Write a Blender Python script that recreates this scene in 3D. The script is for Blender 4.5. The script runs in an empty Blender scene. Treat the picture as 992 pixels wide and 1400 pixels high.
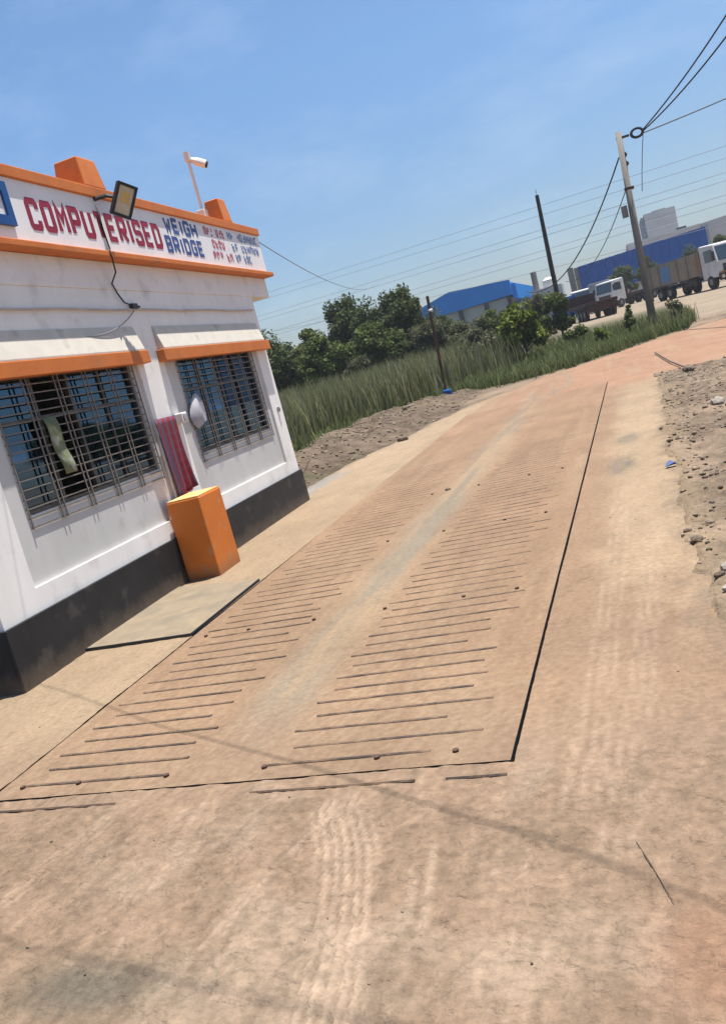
import bpy, bmesh, math, random
import numpy as np
from mathutils import Vector, Matrix

# ------------------------------------------------------------------ camera, sky, sun, exposure
sc = bpy.context.scene
COL = sc.collection
cd = bpy.data.cameras.new('camera')
cd.sensor_fit = 'HORIZONTAL'; cd.sensor_width = 36.0; cd.lens = 36.0 * 1176.6 / 992.0
cd.clip_start = 0.05; cd.clip_end = 9000
cam = bpy.data.objects.new('camera', cd); COL.objects.link(cam); sc.camera = cam
ROLL, PITCH, YAW, CAMH = math.radians(14.856), math.radians(8.968), math.radians(19.345), 1.7
def cam_basis():
    cp, sp = math.cos(PITCH), math.sin(PITCH)
    fwd = Vector((0, cp, -sp)); up = Vector((0, sp, cp)); right = Vector((1, 0, 0))
    c, s = math.cos(ROLL), math.sin(ROLL)
    r = c * right - s * up; u = s * right + c * up
    Rz = Matrix.Rotation(YAW, 3, 'Z')
    return Rz @ r, Rz @ u, Rz @ fwd
_r, _u, _w = cam_basis()
cam.matrix_world = Matrix(((_r.x, _u.x, -_w.x, 0), (_r.y, _u.y, -_w.y, 0), (_r.z, _u.z, -_w.z, CAMH), (0, 0, 0, 1)))

SUN_EL = math.radians(79.5); SUN_AZ_XY = math.radians(40)      # azimuth measured from +x towards +y
sun_dir = Vector((math.cos(SUN_EL) * math.cos(SUN_AZ_XY), math.cos(SUN_EL) * math.sin(SUN_AZ_XY), math.sin(SUN_EL)))
world = bpy.data.worlds.new('World'); sc.world = world; world.use_nodes = True
wn = world.node_tree.nodes; wl = world.node_tree.links
bg = wn['Background']; sky = wn.new('ShaderNodeTexSky'); sky.sky_type = 'NISHITA'
sky.sun_disc = False; sky.sun_elevation = SUN_EL; sky.sun_rotation = math.pi / 2 - SUN_AZ_XY
sky.air_density = 1.05; sky.dust_density = 1.5; sky.ozone_density = 6.0
tcw = wn.new('ShaderNodeTexCoord'); sepw = wn.new('ShaderNodeSeparateXYZ'); wl.new(tcw.outputs['Generated'], sepw.inputs[0])
rmp = wn.new('ShaderNodeValToRGB'); wl.new(sepw.outputs['Z'], rmp.inputs[0])
rmp.color_ramp.elements[0].color = (.80, .765, .765, 1); rmp.color_ramp.elements[1].position = .32; rmp.color_ramp.elements[1].color = (.88, 1.0, 1.04, 1)
mulw = wn.new('ShaderNodeMixRGB'); mulw.blend_type = 'MULTIPLY'; mulw.inputs[0].default_value = 1; wl.new(sky.outputs[0], mulw.inputs[1]); wl.new(rmp.outputs[0], mulw.inputs[2])
mpw = wn.new('ShaderNodeMapping'); mpw.inputs['Scale'].default_value = (2.2, 5.0, 7.0); mpw.inputs['Rotation'].default_value = (0, .3, .6); wl.new(tcw.outputs['Generated'], mpw.inputs[0])
nzw = wn.new('ShaderNodeTexNoise'); nzw.inputs['Scale'].default_value = 1.6; nzw.inputs['Detail'].default_value = 7; nzw.inputs['Roughness'].default_value = .62; wl.new(mpw.outputs[0], nzw.inputs[0])
mrw = wn.new('ShaderNodeMapRange'); mrw.inputs[1].default_value = .50; mrw.inputs[2].default_value = .80; mrw.inputs[3].default_value = 0; mrw.inputs[4].default_value = .16; wl.new(nzw.outputs[0], mrw.inputs[0])
mxw = wn.new('ShaderNodeMixRGB'); mxw.inputs[2].default_value = (6.5, 7.2, 8.0, 1); wl.new(mrw.outputs[0], mxw.inputs[0]); wl.new(mulw.outputs[0], mxw.inputs[1]); wl.new(mxw.outputs[0], bg.inputs[0]); bg.inputs[1].default_value = 0.078
sl = bpy.data.lights.new('sun', 'SUN'); sl.energy = 5.0; sl.angle = math.radians(0.45); sl.color = (1.0, 0.955, 0.89)
so = bpy.data.objects.new('sun', sl); COL.objects.link(so)
so.rotation_euler = sun_dir.to_track_quat('Z', 'Y').to_euler()
sc.view_settings.view_transform = 'Standard'; sc.view_settings.look = 'None'
sc.view_settings.exposure = 1.0; sc.view_settings.gamma = 1.0; sc.view_settings.use_curve_mapping = False

rng = np.random.default_rng(7); random.seed(7)

# ------------------------------------------------------------------ helpers
_tab = rng.random((256, 256))
def vnoise(x, y):
    x = np.asarray(x, float); y = np.asarray(y, float)
    xi = np.floor(x).astype(int); yi = np.floor(y).astype(int)
    fx = x - xi; fy = y - yi
    fx = fx * fx * (3 - 2 * fx); fy = fy * fy * (3 - 2 * fy)
    a = _tab[xi & 255, yi & 255]; b = _tab[(xi + 1) & 255, yi & 255]
    c = _tab[xi & 255, (yi + 1) & 255]; d = _tab[(xi + 1) & 255, (yi + 1) & 255]
    return (a * (1 - fx) + b * fx) * (1 - fy) + (c * (1 - fx) + d * fx) * fy
def fbm(x, y, o=4):
    v = 0; a = .5; t = 0
    for i in range(o):
        v = v + a * vnoise(x * 2 ** i + 17.3 * i, y * 2 ** i + 9.1 * i); t += a; a *= .5
    return v / t
def sstep(a, b, x):
    t = np.clip((np.asarray(x, float) - a) / (b - a), 0, 1); return t * t * (3 - 2 * t)
def zf(y):      # the long gentle rise of the land beyond the weighbridge
    return 0.85 * sstep(22, 62, y) + 0.010 * np.clip(np.asarray(y, float) - 55, 0, 80)

def tag(o, label=None, cat=None, group=None, kind=None):
    if label: o['label'] = label
    if cat: o['category'] = cat
    if group: o['group'] = group
    if kind: o['kind'] = kind
    return o
def empty(name, loc=(0, 0, 0), rz=0.0, label=None, cat=None, group=None):
    o = bpy.data.objects.new(name, None); COL.objects.link(o); o.empty_display_size = .2
    o.location = loc; o.rotation_euler = (0, 0, rz)
    return tag(o, label, cat, group)
def link_mesh(name, me, parent=None):
    o = bpy.data.objects.new(name, me); COL.objects.link(o)
    if parent: o.parent = parent
    return o

class MB:
    def __init__(s): s.v = []; s.f = []
    def add(s, vs, fs):
        b = len(s.v); s.v += [tuple(p) for p in vs]; s.f += [tuple(i + b for i in q) for q in fs]; return s
    def box(s, x0, x1, y0, y1, z0, z1):
        return s.add([(x0, y0, z0), (x1, y0, z0), (x1, y1, z0), (x0, y1, z0), (x0, y0, z1), (x1, y0, z1), (x1, y1, z1), (x0, y1, z1)],
                     [(0, 3, 2, 1), (4, 5, 6, 7), (0, 1, 5, 4), (1, 2, 6, 5), (2, 3, 7, 6), (3, 0, 4, 7)])
    def prism(s, pts, axis, a, b):      # 2D outline extruded along an axis
        n = len(pts)
        def P(p, t): return {0: (t, p[0], p[1]), 1: (p[0], t, p[1]), 2: (p[0], p[1], t)}[axis]
        vs = [P(p, a) for p in pts] + [P(p, b) for p in pts]
        fs = [tuple(range(n))[::-1], tuple(range(n, 2 * n))] + [(i, (i + 1) % n, n + (i + 1) % n, n + i) for i in range(n)]
        return s.add(vs, fs)
    def tube(s, pts, r, n=6, cap=True):
        pts = [Vector(p) for p in pts]; rr = r if isinstance(r, (list, tuple)) else [r] * len(pts)
        vs = []; fs = []; prev = None
        for i, p in enumerate(pts):
            t = (pts[min(i + 1, len(pts) - 1)] - pts[max(i - 1, 0)]).normalized()
            if prev is None:
                a = Vector((0, 0, 1)) if abs(t.z) < .9 else Vector((1, 0, 0))
                u = t.cross(a).normalized()
            else: u = (prev - t * prev.dot(t)).normalized()
            prev = u; w = t.cross(u)
            for k in range(n):
                an = 2 * math.pi * k / n; vs.append(p + (u * math.cos(an) + w * math.sin(an)) * rr[i])
        for i in range(len(pts) - 1):
            for k in range(n):
                fs.append((i * n + k, i * n + (k + 1) % n, (i + 1) * n + (k + 1) % n, (i + 1) * n + k))
        if cap: fs += [tuple(range(n))[::-1], tuple(range((len(pts) - 1) * n, len(pts) * n))]
        return s.add(vs, fs)
    def xform(s, M): s.v = [tuple(M @ Vector(p)) for p in s.v]; return s
    def mesh(s, name, m, smooth=False):
        me = bpy.data.meshes.new(name); me.from_pydata(s.v, [], s.f)
        bm = bmesh.new(); bm.from_mesh(me); bmesh.ops.recalc_face_normals(bm, faces=bm.faces); bm.to_mesh(me); bm.free()
        me.materials.append(m)
        if smooth: me.polygons.foreach_set('use_smooth', [True] * len(me.polygons))
        me.update(); return me
    def build(s, name, m, parent=None, bevel=0, smooth=False):
        o = link_mesh(name, s.mesh(name, m, smooth), parent)
        if bevel:
            b = o.modifiers.new('bevel', 'BEVEL'); b.width = bevel; b.segments = 2; b.limit_method = 'ANGLE'
        return o

def np_mesh(name, V, F, m, parent=None, colors=None, smooth=True):     # V (n,3), F (k,4) or (k,3)
    me = bpy.data.meshes.new(name); V = np.asarray(V, np.float32); F = np.asarray(F, np.int32); k = F.shape[1]
    me.vertices.add(len(V)); me.vertices.foreach_set('co', V.ravel())
    me.loops.add(F.size); me.loops.foreach_set('vertex_index', F.ravel())
    me.polygons.add(len(F)); me.polygons.foreach_set('loop_start', np.arange(0, F.size, k, dtype=np.int32))
    me.polygons.foreach_set('loop_total', np.full(len(F), k, np.int32))
    if smooth: me.polygons.foreach_set('use_smooth', np.ones(len(F), bool))
    if colors is not None:
        at = me.color_attributes.new('tint', 'FLOAT_COLOR', 'POINT')
        c4 = np.ones((len(V), 4), np.float32); c4[:, :colors.shape[1]] = colors; at.data.foreach_set('color', c4.ravel())
    me.update(calc_edges=True); me.materials.append(m)
    return link_mesh(name, me, parent)

# ------------------------------------------------------------------ materials
def _mat(name):
    m = bpy.data.materials.new(name); m.use_nodes = True; nt = m.node_tree
    return m, nt.nodes, nt.links, nt.nodes['Principled BSDF']
def mat(name, c1, c2=None, scale=4.0, rough=.8, bump=0.0, bscale=40.0, metal=0.0, stretch=(1, 1, 1), lo=.35, hi=.65, spec=.3, coord='Object', c3=None, c3scale=1.0, c3lo=.6, c3hi=.7, splash=None):
    m, N, L, P = _mat(name)
    P.inputs['Roughness'].default_value = rough; P.inputs['Metallic'].default_value = metal
    P.inputs['Specular IOR Level'].default_value = spec
    tc = N.new('ShaderNodeTexCoord'); mp = N.new('ShaderNodeMapping'); mp.inputs['Scale'].default_value = stretch
    L.new(tc.outputs[coord], mp.inputs[0])
    c2 = c2 or tuple(x * .8 for x in c1)
    n = N.new('ShaderNodeTexNoise'); n.inputs['Scale'].default_value = scale; n.inputs['Detail'].default_value = 6; n.inputs['Roughness'].default_value = .65
    L.new(mp.outputs[0], n.inputs[0])
    r = N.new('ShaderNodeValToRGB'); r.color_ramp.elements[0].position = lo; r.color_ramp.elements[1].position = hi
    r.color_ramp.elements[0].color = (*c2, 1); r.color_ramp.elements[1].color = (*c1, 1)
    L.new(n.outputs[0], r.inputs[0]); out = r.outputs[0]
    if c3:
        n3 = N.new('ShaderNodeTexNoise'); n3.inputs['Scale'].default_value = c3scale; n3.inputs['Detail'].default_value = 5
        L.new(tc.outputs[coord], n3.inputs[0])
        r3 = N.new('ShaderNodeMapRange'); r3.inputs[1].default_value = c3lo; r3.inputs[2].default_value = c3hi
        L.new(n3.outputs[0], r3.inputs[0])
        mx = N.new('ShaderNodeMixRGB'); mx.inputs[2].default_value = (*c3, 1); L.new(r3.outputs[0], mx.inputs[0]); L.new(out, mx.inputs[1]); out = mx.outputs[0]
    if splash:
        sc_, sz_ = splash; sp_ = N.new('ShaderNodeSeparateXYZ'); L.new(tc.outputs['Object'], sp_.inputs[0])
        ns = N.new('ShaderNodeTexNoise'); ns.inputs['Scale'].default_value = 5; ns.inputs['Detail'].default_value = 7; ns.inputs['Roughness'].default_value = .7; L.new(tc.outputs['Object'], ns.inputs[0])
        ma = N.new('ShaderNodeMath'); ma.operation = 'MULTIPLY_ADD'; ma.inputs[1].default_value = -sz_ * 1.6; L.new(ns.outputs[0], ma.inputs[0]); L.new(sp_.outputs['Z'], ma.inputs[2])
        ms = N.new('ShaderNodeMapRange'); ms.inputs[1].default_value = -sz_ * 1.0; ms.inputs[2].default_value = sz_ * .35; ms.inputs[3].default_value = .85; ms.inputs[4].default_value = 0; L.new(ma.outputs[0], ms.inputs[0])
        mp2 = N.new('ShaderNodeMixRGB'); mp2.inputs[2].default_value = (*sc_, 1); L.new(ms.outputs[0], mp2.inputs[0]); L.new(out, mp2.inputs[1]); out = mp2.outputs[0]
    L.new(out, P.inputs['Base Color'])
    if bump:
        b = N.new('ShaderNodeBump'); b.inputs['Strength'].default_value = bump; b.inputs['Distance'].default_value = .02
        n2 = N.new('ShaderNodeTexNoise'); n2.inputs['Scale'].default_value = bscale; n2.inputs['Detail'].default_value = 5
        L.new(tc.outputs[coord], n2.inputs[0]); L.new(n2.outputs[0], b.inputs['Height']); L.new(b.outputs[0], P.inputs['Normal'])
    return m
def ground_mat(name, bump=.5, bscale=60, rough=.95, fine=.25, dist=.012):
    m, N, L, P = _mat(name); P.inputs['Roughness'].default_value = rough; P.inputs['Specular IOR Level'].default_value = .15
    at = N.new('ShaderNodeAttribute'); at.attribute_name = 'tint'
    tc = N.new('ShaderNodeTexCoord')
    n = N.new('ShaderNodeTexNoise'); n.inputs['Scale'].default_value = 26; n.inputs['Detail'].default_value = 8; n.inputs['Roughness'].default_value = .7
    L.new(tc.outputs['Object'], n.inputs[0])
    mr = N.new('ShaderNodeMapRange'); mr.inputs[1].default_value = .3; mr.inputs[2].default_value = .7; mr.inputs[3].default_value = 1 - fine; mr.inputs[4].default_value = 1 + fine
    L.new(n.outputs[0], mr.inputs[0])
    mx = N.new('ShaderNodeMixRGB'); mx.blend_type = 'MULTIPLY'; mx.inputs[0].default_value = 1
    L.new(at.outputs['Color'], mx.inputs[1]); L.new(mr.outputs[0], mx.inputs[2]); L.new(mx.outputs[0], P.inputs['Base Color'])
    b = N.new('ShaderNodeBump'); b.inputs['Strength'].default_value = bump; b.inputs['Distance'].default_value = dist
    n2 = N.new('ShaderNodeTexNoise'); n2.inputs['Scale'].default_value = bscale; n2.inputs['Detail'].default_value = 6
    n4 = N.new('ShaderNodeTexNoise'); n4.inputs['Scale'].default_value = bscale * .38; n4.inputs['Detail'].default_value = 4
    mp = N.new('ShaderNodeMapping'); mp.inputs['Scale'].default_value = (1, 1.5, 1); L.new(tc.outputs['Object'], mp.inputs[0]); L.new(mp.outputs[0], n4.inputs[0])
    ad = N.new('ShaderNodeMath'); ad.operation = 'MULTIPLY_ADD'; ad.inputs[1].default_value = 1.6; L.new(n4.outputs[0], ad.inputs[0])
    L.new(tc.outputs['Object'], n2.inputs[0]); L.new(n2.outputs[0], ad.inputs[2]); L.new(ad.outputs[0], b.inputs['Height'])
    sm = N.new('ShaderNodeMath'); sm.operation = 'MULTIPLY'; sm.inputs[1].default_value = bump; L.new(at.outputs['Alpha'], sm.inputs[0]); L.new(sm.outputs[0], b.inputs['Strength'])
    L.new(b.outputs[0], P.inputs['Normal'])
    return m
def leaf_mat(name, c1, c2, c3=None, rough=.55, trans=.25):
    m, N, L, P = _mat(name); P.inputs['Roughness'].default_value = .85; P.inputs['Specular IOR Level'].default_value = .08
    g = N.new('ShaderNodeNewGeometry'); r = N.new('ShaderNodeValToRGB')
    e = r.color_ramp.elements; e[0].color = (*c2, 1); e[1].color = (*c1, 1)
    if c3: x = e.new(.88); x.color = (*c1, 1); e[-1].color = (*c3, 1)
    L.new(g.outputs['Random Per Island'], r.inputs[0]); L.new(r.outputs[0], P.inputs['Base Color'])
    t = N.new('ShaderNodeBsdfTranslucent'); L.new(r.outputs[0], t.inputs[0])
    mx = N.new('ShaderNodeMixShader'); mx.inputs[0].default_value = trans
    L.new(P.outputs[0], mx.inputs[1]); L.new(t.outputs[0], mx.inputs[2]); L.new(mx.outputs[0], N['Material Output'].inputs[0])
    return m

M = {}
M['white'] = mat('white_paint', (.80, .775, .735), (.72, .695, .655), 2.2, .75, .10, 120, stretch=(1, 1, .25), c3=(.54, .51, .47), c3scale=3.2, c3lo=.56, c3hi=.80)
M['panel_shade'] = mat('shaded_white_paint', (.53, .52, .50), (.47, .46, .44), 2.2, .75, .10, 120, stretch=(1, 1, .25), c3=(.42, .40, .38), c3scale=3.2, c3lo=.60, c3hi=.80)  # white wall greyed to carry the shade on the recessed panels
M['pale_stone'] = mat('pale_stone', (.30, .27, .23), (.22, .19, .16), 6, .9)
M['hood'] = mat('hood_plaster', (.56, .52, .45), (.48, .44, .38), 3, .85, .1, 90, c3=(.40, .36, .30), c3scale=3)
M['white_sign'] = mat('white_sign_paint', (.76, .75, .74), (.70, .685, .675), 3, .6, .05, 100, stretch=(1, 1, .3))
M['black'] = mat('black_paint', (.020, .020, .021), (.013, .013, .014), 5, .6, .1, 90, c3=(.05, .045, .042), c3scale=4, splash=((.13, .095, .065), .16))
M['orange'] = mat('orange_paint', (.58, .175, .035), (.50, .14, .028), 4, .6, .1, 110, c3=(.38, .15, .06), c3scale=3, c3lo=.58, c3hi=.8)
M['orange_block'] = mat('orange_block_paint', (.60, .170, .024), (.54, .145, .020), 3, .6, .12, 90, c3=(.46, .25, .12), c3scale=5, c3lo=.56, c3hi=.80, splash=((.20, .12, .06), .14))
M['bar'] = mat('painted_bar', (.20, .18, .155), (.13, .11, .09), 12, .6, 0)
M['alu'] = mat('aluminium', (.12, .11, .10), (.07, .06, .055), 8, .45, 0, metal=.4)
M['interior'] = mat('interior_plaster', (.06, .07, .08), (.05, .055, .06), 2, .9)
M['curtain'] = mat('curtain_cloth', (.55, .47, .33), (.42, .35, .24), 18, .9, .3, 30, stretch=(1, 4, .2))
M['conduit'] = mat('conduit_plastic', (.50, .46, .42), (.38, .34, .31), 6, .7)
M['cable'] = mat('black_cable', (.03, .03, .032), (.02, .02, .02), 5, .6)
M['wire'] = mat('power_wire', (.22, .23, .25), (.17, .18, .20), 2, .6)
M['maroon'] = mat('maroon_paint', (.30, .022, .055), (.22, .016, .04), 14, .6)
M['blue_letter'] = mat('blue_letter_paint', (.055, .10, .28), (.04, .08, .22), 14, .6)
M['faded_red'] = mat('faded_red_paint', (.48, .12, .17), (.40, .09, .13), 14, .6)
M['faded_blue'] = mat('faded_blue_paint', (.16, .24, .42), (.12, .19, .36), 14, .6)
M['blue_frame'] = mat('blue_frame_paint', (.015, .075, .24), (.012, .06, .20), 6, .45)
M['black_metal'] = mat('black_metal', (.028, .032, .036), (.02, .022, .025), 8, .45)
M['lamp_glass'] = mat('lamp_glass', (.52, .47, .36), (.45, .40, .30), 10, .2, spec=.6)
M['led'] = mat('led_panel', (.60, .42, .16), (.50, .36, .14), 40, .5)
M['pale_plastic'] = mat('pale_plastic', (.70, .69, .64), (.60, .58, .53), 6, .5)
M['concrete'] = mat('concrete_slab', (.215, .168, .112), (.165, .130, .090), 4, .9, .25, 70, c3=(.13, .110, .082), c3scale=2.2, c3lo=.5, c3hi=.75)
M['pole_concrete'] = mat('pole_concrete', (.235, .215, .19), (.175, .158, .14), 3, .9, .2, 30, stretch=(1, 1, .2))
M['rust'] = mat('rusty_iron', (.10, .055, .035), (.05, .03, .022), 6, .85)
M['dark_wood'] = mat('dark_wood', (.035, .028, .024), (.022, .018, .016), 6, .85)
M['paper'] = mat('green_paper', (.17, .20, .11), (.11, .13, .065), 9, .8, c3=(.34, .35, .31), c3scale=6, c3lo=.6, c3hi=.7)
M['grey_cloth'] = mat('grey_cloth', (.38, .37, .40), (.26, .25, .28), 7, .9)
M['rock'] = mat('rubble_rock', (.18, .138, .10), (.10, .075, .053), 3, .95, .4, 60, coord='Generated')
M['shed_blue'] = mat('shed_blue_sheet', (.008, .22, .62), (.007, .19, .54), .4, .8, spec=.1)
M['factory_blue'] = mat('factory_blue_sheet', (.003, .080, .32), (.003, .070, .28), .3, .8, spec=.1)
M['grey_wall'] = mat('grey_wall_paint', (.44, .43, .40), (.36, .35, .33), .5, .9)
M['tower_wall'] = mat('tower_concrete', (.33, .33, .335), (.27, .27, .275), .25, .9)
M['pale_roof'] = mat('pale_roof_sheet', (.46, .45, .45), (.40, .39, .39), .3, .7)
M['cab_white'] = mat('truck_white_paint', (.60, .59, .58), (.46, .44, .41), 1.6, .5)
M['truck_glass'] = mat('truck_glass', (.03, .055, .075), (.025, .04, .055), 2, .1, spec=.8)
M['tyre'] = mat('tyre_rubber', (.022, .021, .021), (.035, .03, .027), 6, .9)
M['chassis'] = mat('chassis_dirt', (.055, .038, .03), (.03, .022, .02), 3, .9)
M['truck_tan'] = mat('truck_body_dusty', (.27, .215, .16), (.20, .16, .12), 1.2, .85)
M['truck_red'] = mat('truck_red_oxide', (.060, .020, .015), (.032, .014, .012), 1.5, .8)
M['truck_blue'] = mat('truck_blue_panel', (.10, .22, .36), (.08, .17, .29), 1.5, .7)
M['truck_orange'] = mat('truck_orange_panel', (.40, .15, .03), (.3, .11, .02), 1.5, .7)
M['bark'] = mat('bark', (.11, .085, .06), (.06, .045, .035), 6, .95, .4, 25)
M['leaf_dark'] = leaf_mat('leaf_dark', (.100, .120, .045), (.040, .055, .022))
M['leaf_mid'] = leaf_mat('leaf_mid', (.120, .145, .045), (.055, .075, .022))
M['leaf_yellow'] = leaf_mat('leaf_yellow', (.170, .190, .035), (.05, .075, .016))
M['leaf_grey'] = leaf_mat('leaf_grey', (.135, .138, .080), (.065, .072, .038))
M['reed'] = leaf_mat('reed_blade', (.215, .210, .105), (.105, .115, .045), (.34, .31, .22), .7, .35)
M['short_grass'] = leaf_mat('short_grass', (.140, .160, .062), (.068, .085, .030), (.21, .19, .10), .7, .3)
M['road'] = ground_mat('road_dirt', 1.0, 44, fine=.22, dist=.014)
M['earth'] = ground_mat('earth', .8, 22, fine=.30, dist=.03)
M['deck'] = ground_mat('deck_dusty_steel', .3, 60, fine=.20)

def glass_mat():
    m, N, L, P = _mat('window_glass')
    gl = N.new('ShaderNodeBsdfGlossy'); gl.inputs['Roughness'].default_value = .03; gl.inputs[0].default_value = (.27, .50, .80, 1)
    tr = N.new('ShaderNodeBsdfTransparent'); tr.inputs[0].default_value = (.07, .09, .11, 1)
    fr = N.new('ShaderNodeFresnel'); fr.inputs[0].default_value = 2.7
    mx = N.new('ShaderNodeMixShader'); L.new(fr.outputs[0], mx.inputs[0]); L.new(tr.outputs[0], mx.inputs[1]); L.new(gl.outputs[0], mx.inputs[2])
    L.new(mx.outputs[0], N['Material Output'].inputs[0]); return m
M['glass'] = glass_mat()
def rib_mat():      # dark steel bars half buried in dust: dust patches in world space
    m, N, L, P = _mat('deck_rib'); P.inputs['Roughness'].default_value = .9
    g = N.new('ShaderNodeNewGeometry'); n = N.new('ShaderNodeTexNoise'); n.inputs['Scale'].default_value = 4.5; n.inputs['Detail'].default_value = 6; n.inputs['Roughness'].default_value = .75
    L.new(g.outputs['Position'], n.inputs[0])
    sx = N.new('ShaderNodeSeparateXYZ'); L.new(g.outputs['Position'], sx.inputs[0])
    mr = N.new('ShaderNodeMapRange'); mr.inputs[1].default_value = 3.3; mr.inputs[2].default_value = 12.5; mr.inputs[3].default_value = -.01; mr.inputs[4].default_value = .13; L.new(sx.outputs['Y'], mr.inputs[0])
    ad = N.new('ShaderNodeMath'); ad.operation = 'ADD'; L.new(n.outputs[0], ad.inputs[0]); L.new(mr.outputs[0], ad.inputs[1])
    r = N.new('ShaderNodeValToRGB'); r.color_ramp.elements[0].position = .41; r.color_ramp.elements[1].position = .60
    r.color_ramp.elements[0].color = (.040, .028, .021, 1); r.color_ramp.elements[1].color = (.150, .094, .058, 1)
    L.new(ad.outputs[0], r.inputs[0]); L.new(r.outputs[0], P.inputs['Base Color']); return m
M['rib'] = rib_mat()
def cloth_mat():
    m, N, L, P = _mat('chequered_cloth'); P.inputs['Roughness'].default_value = .95
    tc = N.new('ShaderNodeTexCoord'); sep = N.new('ShaderNodeSeparateXYZ'); L.new(tc.outputs['Object'], sep.inputs[0])
    def stripes(sock, freq, lo):
        a = N.new('ShaderNodeMath'); a.operation = 'MULTIPLY'; a.inputs[1].default_value = freq; L.new(sock, a.inputs[0])
        b = N.new('ShaderNodeMath'); b.operation = 'SINE'; L.new(a.outputs[0], b.inputs[0])
        c = N.new('ShaderNodeMath'); c.operation = 'GREATER_THAN'; c.inputs[1].default_value = lo; L.new(b.outputs[0], c.inputs[0]); return c.outputs[0]
    s1 = stripes(sep.outputs['Y'], 52, .45); s2 = stripes(sep.outputs['Z'], 60, .6)
    m1 = N.new('ShaderNodeMixRGB'); m1.inputs[1].default_value = (.15, .008, .020, 1); m1.inputs[2].default_value = (.07, .06, .11, 1)
    L.new(s1, m1.inputs[0])
    m2 = N.new('ShaderNodeMixRGB'); m2.inputs[2].default_value = (.12, .035, .05, 1); L.new(m1.outputs[0], m2.inputs[1])
    k = N.new('ShaderNodeMath'); k.operation = 'MULTIPLY'; k.inputs[1].default_value = .5; L.new(s2, k.inputs[0]); L.new(k.outputs[0], m2.inputs[0])
    L.new(m2.outputs[0], P.inputs['Base Color']); return m
M['cloth'] = cloth_mat()

# ------------------------------------------------------------------ the land: outlines in metres
XR_Y = np.array([0, 3.8, 4.42, 4.65, 5.17, 5.8, 6.4, 7.35, 8.56, 9.6, 10.9, 13, 15.8, 18.7, 19.6])
XR_X = np.array([.62, .30, .16, .12, .108, .113, .08, .083, .15, .133, .136, .19, .306, .35, .50])
XL_Y = np.array([0, 4.6, 5.0, 12.4, 12.6, 14.7, 17.2, 18.7, 21.7, 24.5, 26.4])
XL_X = np.array([-14, -14, -6.0, -6.0, -5.9, -5.75, -5.62, -5.25, -4.95, -4.43, -3.6])
FAR_X = np.array([-3.6, -2.7, -1.57, -.38, .9, 2, 4, 8, 30])
FAR_Y = np.array([26.4, 28.9, 29.8, 31.3, 33.2, 34.0, 35.0, 36.0, 38])
def road_sd(x, y):     # >0 on the road, metres to its edge (roughly)
    x = np.asarray(x, float); y = np.asarray(y, float)
    wob = ((fbm(x * 2.2 + 5, y * 2.2, 4) - .5) * .26 + (fbm(x * 11 + 5, y * 9, 2) - .5) * .07) * sstep(2.5, 5, y)
    right = np.interp(y, XR_Y, XR_X) - x
    turn = y - (20.1 - .12 * (x - 1.8))               # the red track bends away to the right
    right = np.where((y > 19.0) & (x > .3), np.maximum(np.where(y < 19.6, right, -9), turn), np.where(y > 19.6, 5.0, right))
    left = x - np.interp(y, XL_Y, XL_X)
    left = np.where(y > 26.4, 5.0, left)
    far = np.where(x > -3.6, np.interp(x, FAR_X, FAR_Y) - y, np.where(y > 26.4, -(y - 26.4) - .01, 5.0))
    return np.minimum(np.minimum(right, left), far) + wob
GX = np.array([-60, -30, -8.5, -7.95, -8.3, -8.5, -7.65, -6.75, -5.3, -3.9, -2.7, -1.55, -.35, .95, 2.0, 3.0, 3.6])
GRASS_PTS = [(-5.3, 10), (-7.9, 15), (-7.95, 19.1), (-8.3, 22.4), (-8.45, 26.0), (-7.65, 28.2), (-6.4, 29.4), (-5.3, 29.2), (-3.9, 28.6), (-2.7, 29.0), (-1.55, 29.9), (-.35, 31.4), (.95, 33.3), (2.0, 34.3), (2.4, 35.2)]
GA = np.array(GRASS_PTS)
def grass_sd(x, y):    # >0 in the green: beyond the polyline
    x = np.asarray(x, float); y = np.asarray(y, float)
    lim_y = np.interp(x, [-7.95, -7.0, -5.3, -3.9, -2.7, -1.55, -.35, .95, 2.0, 2.6, 3.2], [27.9, 28.9, 29.2, 28.6, 29.0, 29.9, 31.4, 33.3, 34.3, 38, 90])
    lim_x = np.interp(y, [8, 15, 19.1, 22.4, 26, 28.2], [-6.5, -7.9, -7.95, -8.3, -8.45, -7.9])
    a = np.where(x < -7.95, np.where(y < 28, lim_x - x, 5), y - lim_y)
    return a

TAN = np.array((.172, .119, .080)); CREAM = np.array((.228, .167, .107)); SALMON = np.array((.185, .119, .074))
RED = np.array((.222, .128, .080)); GREY = np.array((.150, .128, .098)); APRON = np.array((.212, .156, .101)); DUST = np.array((.210, .155, .110))
SOIL = np.array((.148, .110, .077)); SOIL_D = np.array((.100, .072, .049)); GREEN_SOIL = np.array((.06, .056, .028)); YARD = np.array((.190, .150, .107))
def mix(a, b, t): t = np.asarray(t)[..., None]; return a * (1 - t) + b * t
def seg_d(x, y, pts):
    d = np.full(np.shape(x), 1e9)
    for (ax, ay), (bx, by) in zip(pts[:-1], pts[1:]):
        t = np.clip(((x - ax) * (bx - ax) + (y - ay) * (by - ay)) / ((bx - ax) ** 2 + (by - ay) ** 2), 0, 1)
        d = np.minimum(d, np.hypot(x - ax - t * (bx - ax), y - ay - t * (by - ay)))
    return d
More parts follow.
